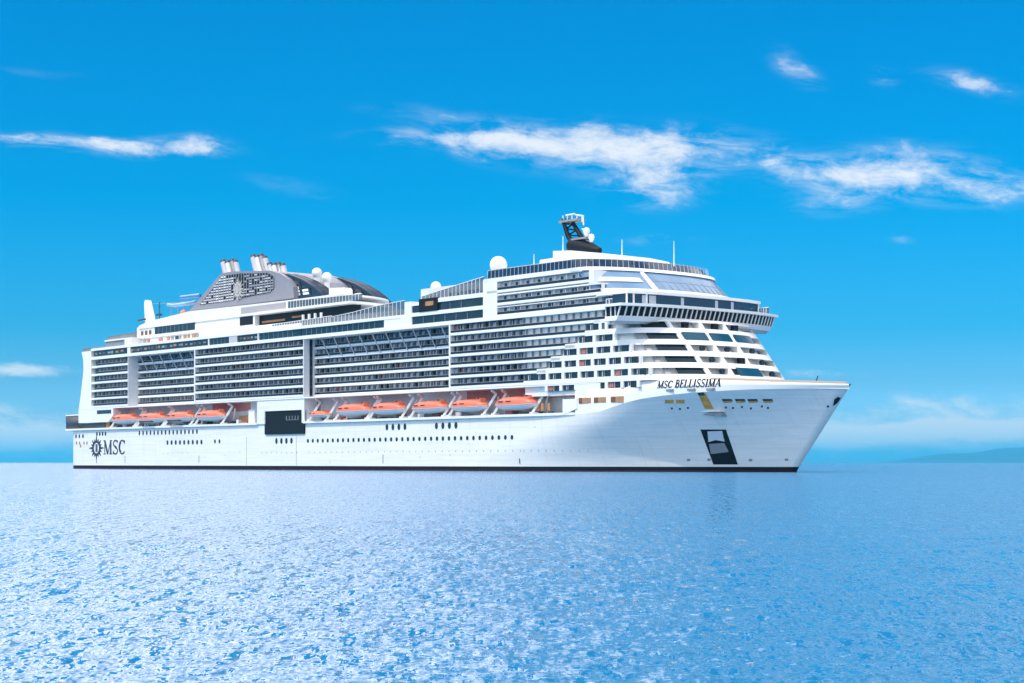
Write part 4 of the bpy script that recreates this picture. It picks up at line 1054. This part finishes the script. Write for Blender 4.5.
# stern quarter: mooring-deck screen, its side away from the sun painted dark
q = MB().use(DARK); pl = [(-14.4, 12), (-14.2, 17.8), (-13.4, 20.2), (-11.0, 21.1), (-.9, 21.4)]
q.rings([[(a, b, 13.5), (a-.2, b, 17.9), (a+.2, b-.3, 17.9), (a+.4, b-.3, 13.5)] for a, b in pl], smooth=True); sq = q.build('stern_screen', SHIP)
q = MB().use(WHITE); q.rings([[(a-.3, b+.05, 17.9), (a-.35, b+.05, 18.3), (a+.2, b-.3, 18.3), (a+.2, b-.3, 17.9)] for a, b in pl], smooth=True); q.build('screen_cap', sq)
q = MB().use(DARK); q.box(0.5, S(103), 20.4, 20.7, 13.6, 15.3); q.use(AMBER).box(S(99), S(106), 20.0, 20.5, 13.6, 15.5); q.build('mooring_opening', SHIP)
strip(S(97), S(111), 18.2, 19.4, t=TB+.03)

# ------------------------------------------------------------------ davits and lifeboats
def davit(s):
    if davit.p is None:
        q = MB().use(WHITE)
        q.bar((-1.4, 21.3, 13.5), (.7, 18.8, 18.8), .5, .6); q.bar((.7, 18.8, 18.8), (1.1, 20.6, 19.5), .4, .5); q.box(-1.9, -.9, 19.5, 21.5, 13.5, 13.95); q.bar((-1.2, 17.5, 13.5), (.4, 17.8, 18.2), .35)
        davit.p = q.build('davit', SHIP); davit.p.location = (s, 0, 0)
    else: clone(davit.p, SHIP, (s, 0, 0))
davit.p = None
def boat(Lb, tender):
    root = bpy.data.objects.new('lifeboat', None); COL.objects.link(root)
    ns = 22
    def sec(x):
        w = abs(2*x-1); return (1-w**3.2)**.55 if w < 1 else 0
    lo, up = [], []
    for i in range(ns+1):
        x = i/ns; k = max(.05, sec(x)); X = (x-.5)*Lb
        sheer = .55*abs(2*x-1)**2.5
        prof = [(-2.2*k, 1.25+sheer*.5), (-2.15*k, .85+sheer), (-1.7*k, .45+sheer*1.3), (-.8*k, .08+sheer*1.8), (0, 0+sheer*2), (.8*k, .08+sheer*1.8), (1.7*k, .45+sheer*1.3), (2.15*k, .85+sheer), (2.2*k, 1.25+sheer*.5)]
        lo.append([(X, b, c) for b, c in prof])
        th = 2.1*max(.12, (1-abs(2*x-1)**2.6))**.7*(1 if i % 5 else .93)
        up.append([(X, 2.2*k*math.copysign(abs(math.cos(a))**.6, math.cos(a)), 1.25+sheer*.5+th*max(0, math.sin(a))**.75) for a in [math.pi*j/10 for j in range(11)]])
    q = MB().use(HULLW); q.rings(lo, closed=False, cap=True); 
    b = q.build('boat_hull', root)
    q = MB().use(ORANGE); q.rings(up, closed=False, cap=True); 
    q.build('canopy', root)
    q = MB().use(GREYW); ring_ = [(p[-1][0], p[-1][1]+.05, p[-1][2]) for p in lo]; ring2 = [(p[0][0], p[0][1]-.05, p[0][2]) for p in lo]; q.tube(ring_, .09, 6); q.tube(ring2, .09, 6); q.build('rubbing_strake', root)
    q = MB().use(ORANGE); q.prism([(Lb*.24, 2.9), (Lb*.26, 3.65), (Lb*.36, 3.6), (Lb*.385, 2.7)], -.9, .9); wh = q.build('steering_cabin', root)
    q = MB().use(GLASS); q.prism([(Lb*.27, 3.3), (Lb*.275, 3.62), (Lb*.345, 3.6), (Lb*.35, 3.3)], .9, .93); q.build('cabin_window', wh)
    q = MB().use(DARK if tender else GLASS)
    q.box(-Lb*.3, -Lb*.18, 2.0, 2.17, 2.05, 2.3); q.build('side_window', root); q = MB().use(DARK if tender else GLASS); q.box(-Lb*.1, Lb*.02, 2.0, 2.2, 2.05, 2.3); q.build('side_window', root)
    if tender:
        q = MB().use(DARK); q.box(-Lb*.28, Lb*.2, 1.5, 2.2, .35, .75); q.build('fender', root)
    return root
def boat_copy(o):
    c = o.copy(); COL.objects.link(c)
    for ch in o.children:
        d = ch.copy(); COL.objects.link(d); d.parent = c
        for g in ch.children:
            e = g.copy(); COL.objects.link(e); e.parent = d
    return c
BT = 20.7
big = [(333.5, 366), (368, 401), (409, 443), (447.5, 483), (492, 532)]
lab = ['orange canopied lifeboat just forward of the small rescue boat, second in the forward run',
       'orange canopied lifeboat third in the forward run, above the midship hull windows',
       'orange canopied lifeboat fourth from the dark side opening, under the tall balcony block',
       'orange canopied lifeboat next to last towards the bow, wall painted with its orange reflection behind it',
       'largest looking orange lifeboat, nearest to the bow beside the amber lit doorways']
aft = [(109.5, 133), (135, 161.5), (163, 189.5), (193.5, 221)]
laba = ['orange lifeboat nearest to the stern, hanging beside the mooring deck', 'orange tender with dark fender, second lifeboat from the stern', 'orange tender with dark fender, third lifeboat from the stern', 'orange lifeboat last in the stern run, towards the dark side opening']
GRP = 'lifeboats hanging along the boat deck'
def place(o, u0, u1, label, base_len, hb=14.45):
    s0, s1 = S(u0, BT+1.5), S(u1, BT+1.5); k = (s1-s0)/base_len
    a, b = AX, AY; x, y = X0+AX*(s0+s1)/2+NX*(BT-TB), D0+AY*(s0+s1)/2+NY*(BT-TB)
    o.location = (x, y, hb); o.rotation_euler.z = math.atan2(AY, AX); o.scale = (k, 1, min(1, k*1.1))
    tag(o, label, 'lifeboat', GRP)
    davit(s0+.6); davit(s1+.2)
P1 = boat(16.5, False)
for i, (u0, u1) in enumerate(big): place(P1 if i == 0 else boat_copy(P1), u0, u1, lab[i], 16.5)
place(boat_copy(P1), 307.5, 325.5, 'small orange rescue boat directly forward of the dark side opening', 16.5, 14.3)
P2 = boat(16.5, True)
place(P2, *aft[1], laba[1], 16.5); place(boat_copy(P2), *aft[2], laba[2], 16.5)
place(boat_copy(P1), *aft[0], laba[0], 16.5); place(boat_copy(P1), *aft[3], laba[3], 16.5)
# clutter under the boats: rafts, winches
rr = random.Random(17)
for s0, s1 in ((12, 105), (140, 240)):
    x = s0
    while x < s1:
        w = rr.uniform(1, 3); MB().use(rr.choice((OFFW, GREY, DARK, DARK, SALMON, WHITE))).box(x, x+w, 16.2, rr.uniform(17.5, 19), 13.3, 13.3+rr.uniform(.5, 1.5)).build('deck_gear', SHIP); x += w+rr.uniform(.5, 3)
q = MB().use(WHITE); q.box(S(250, 19), S(256, 19), 17, 19.5, 13.3, 17.5); q.use(AMBER).box(S(236, 18), S(249, 18), 16.5, 17, 13.5, 16); q.build('gangway_house', SHIP)
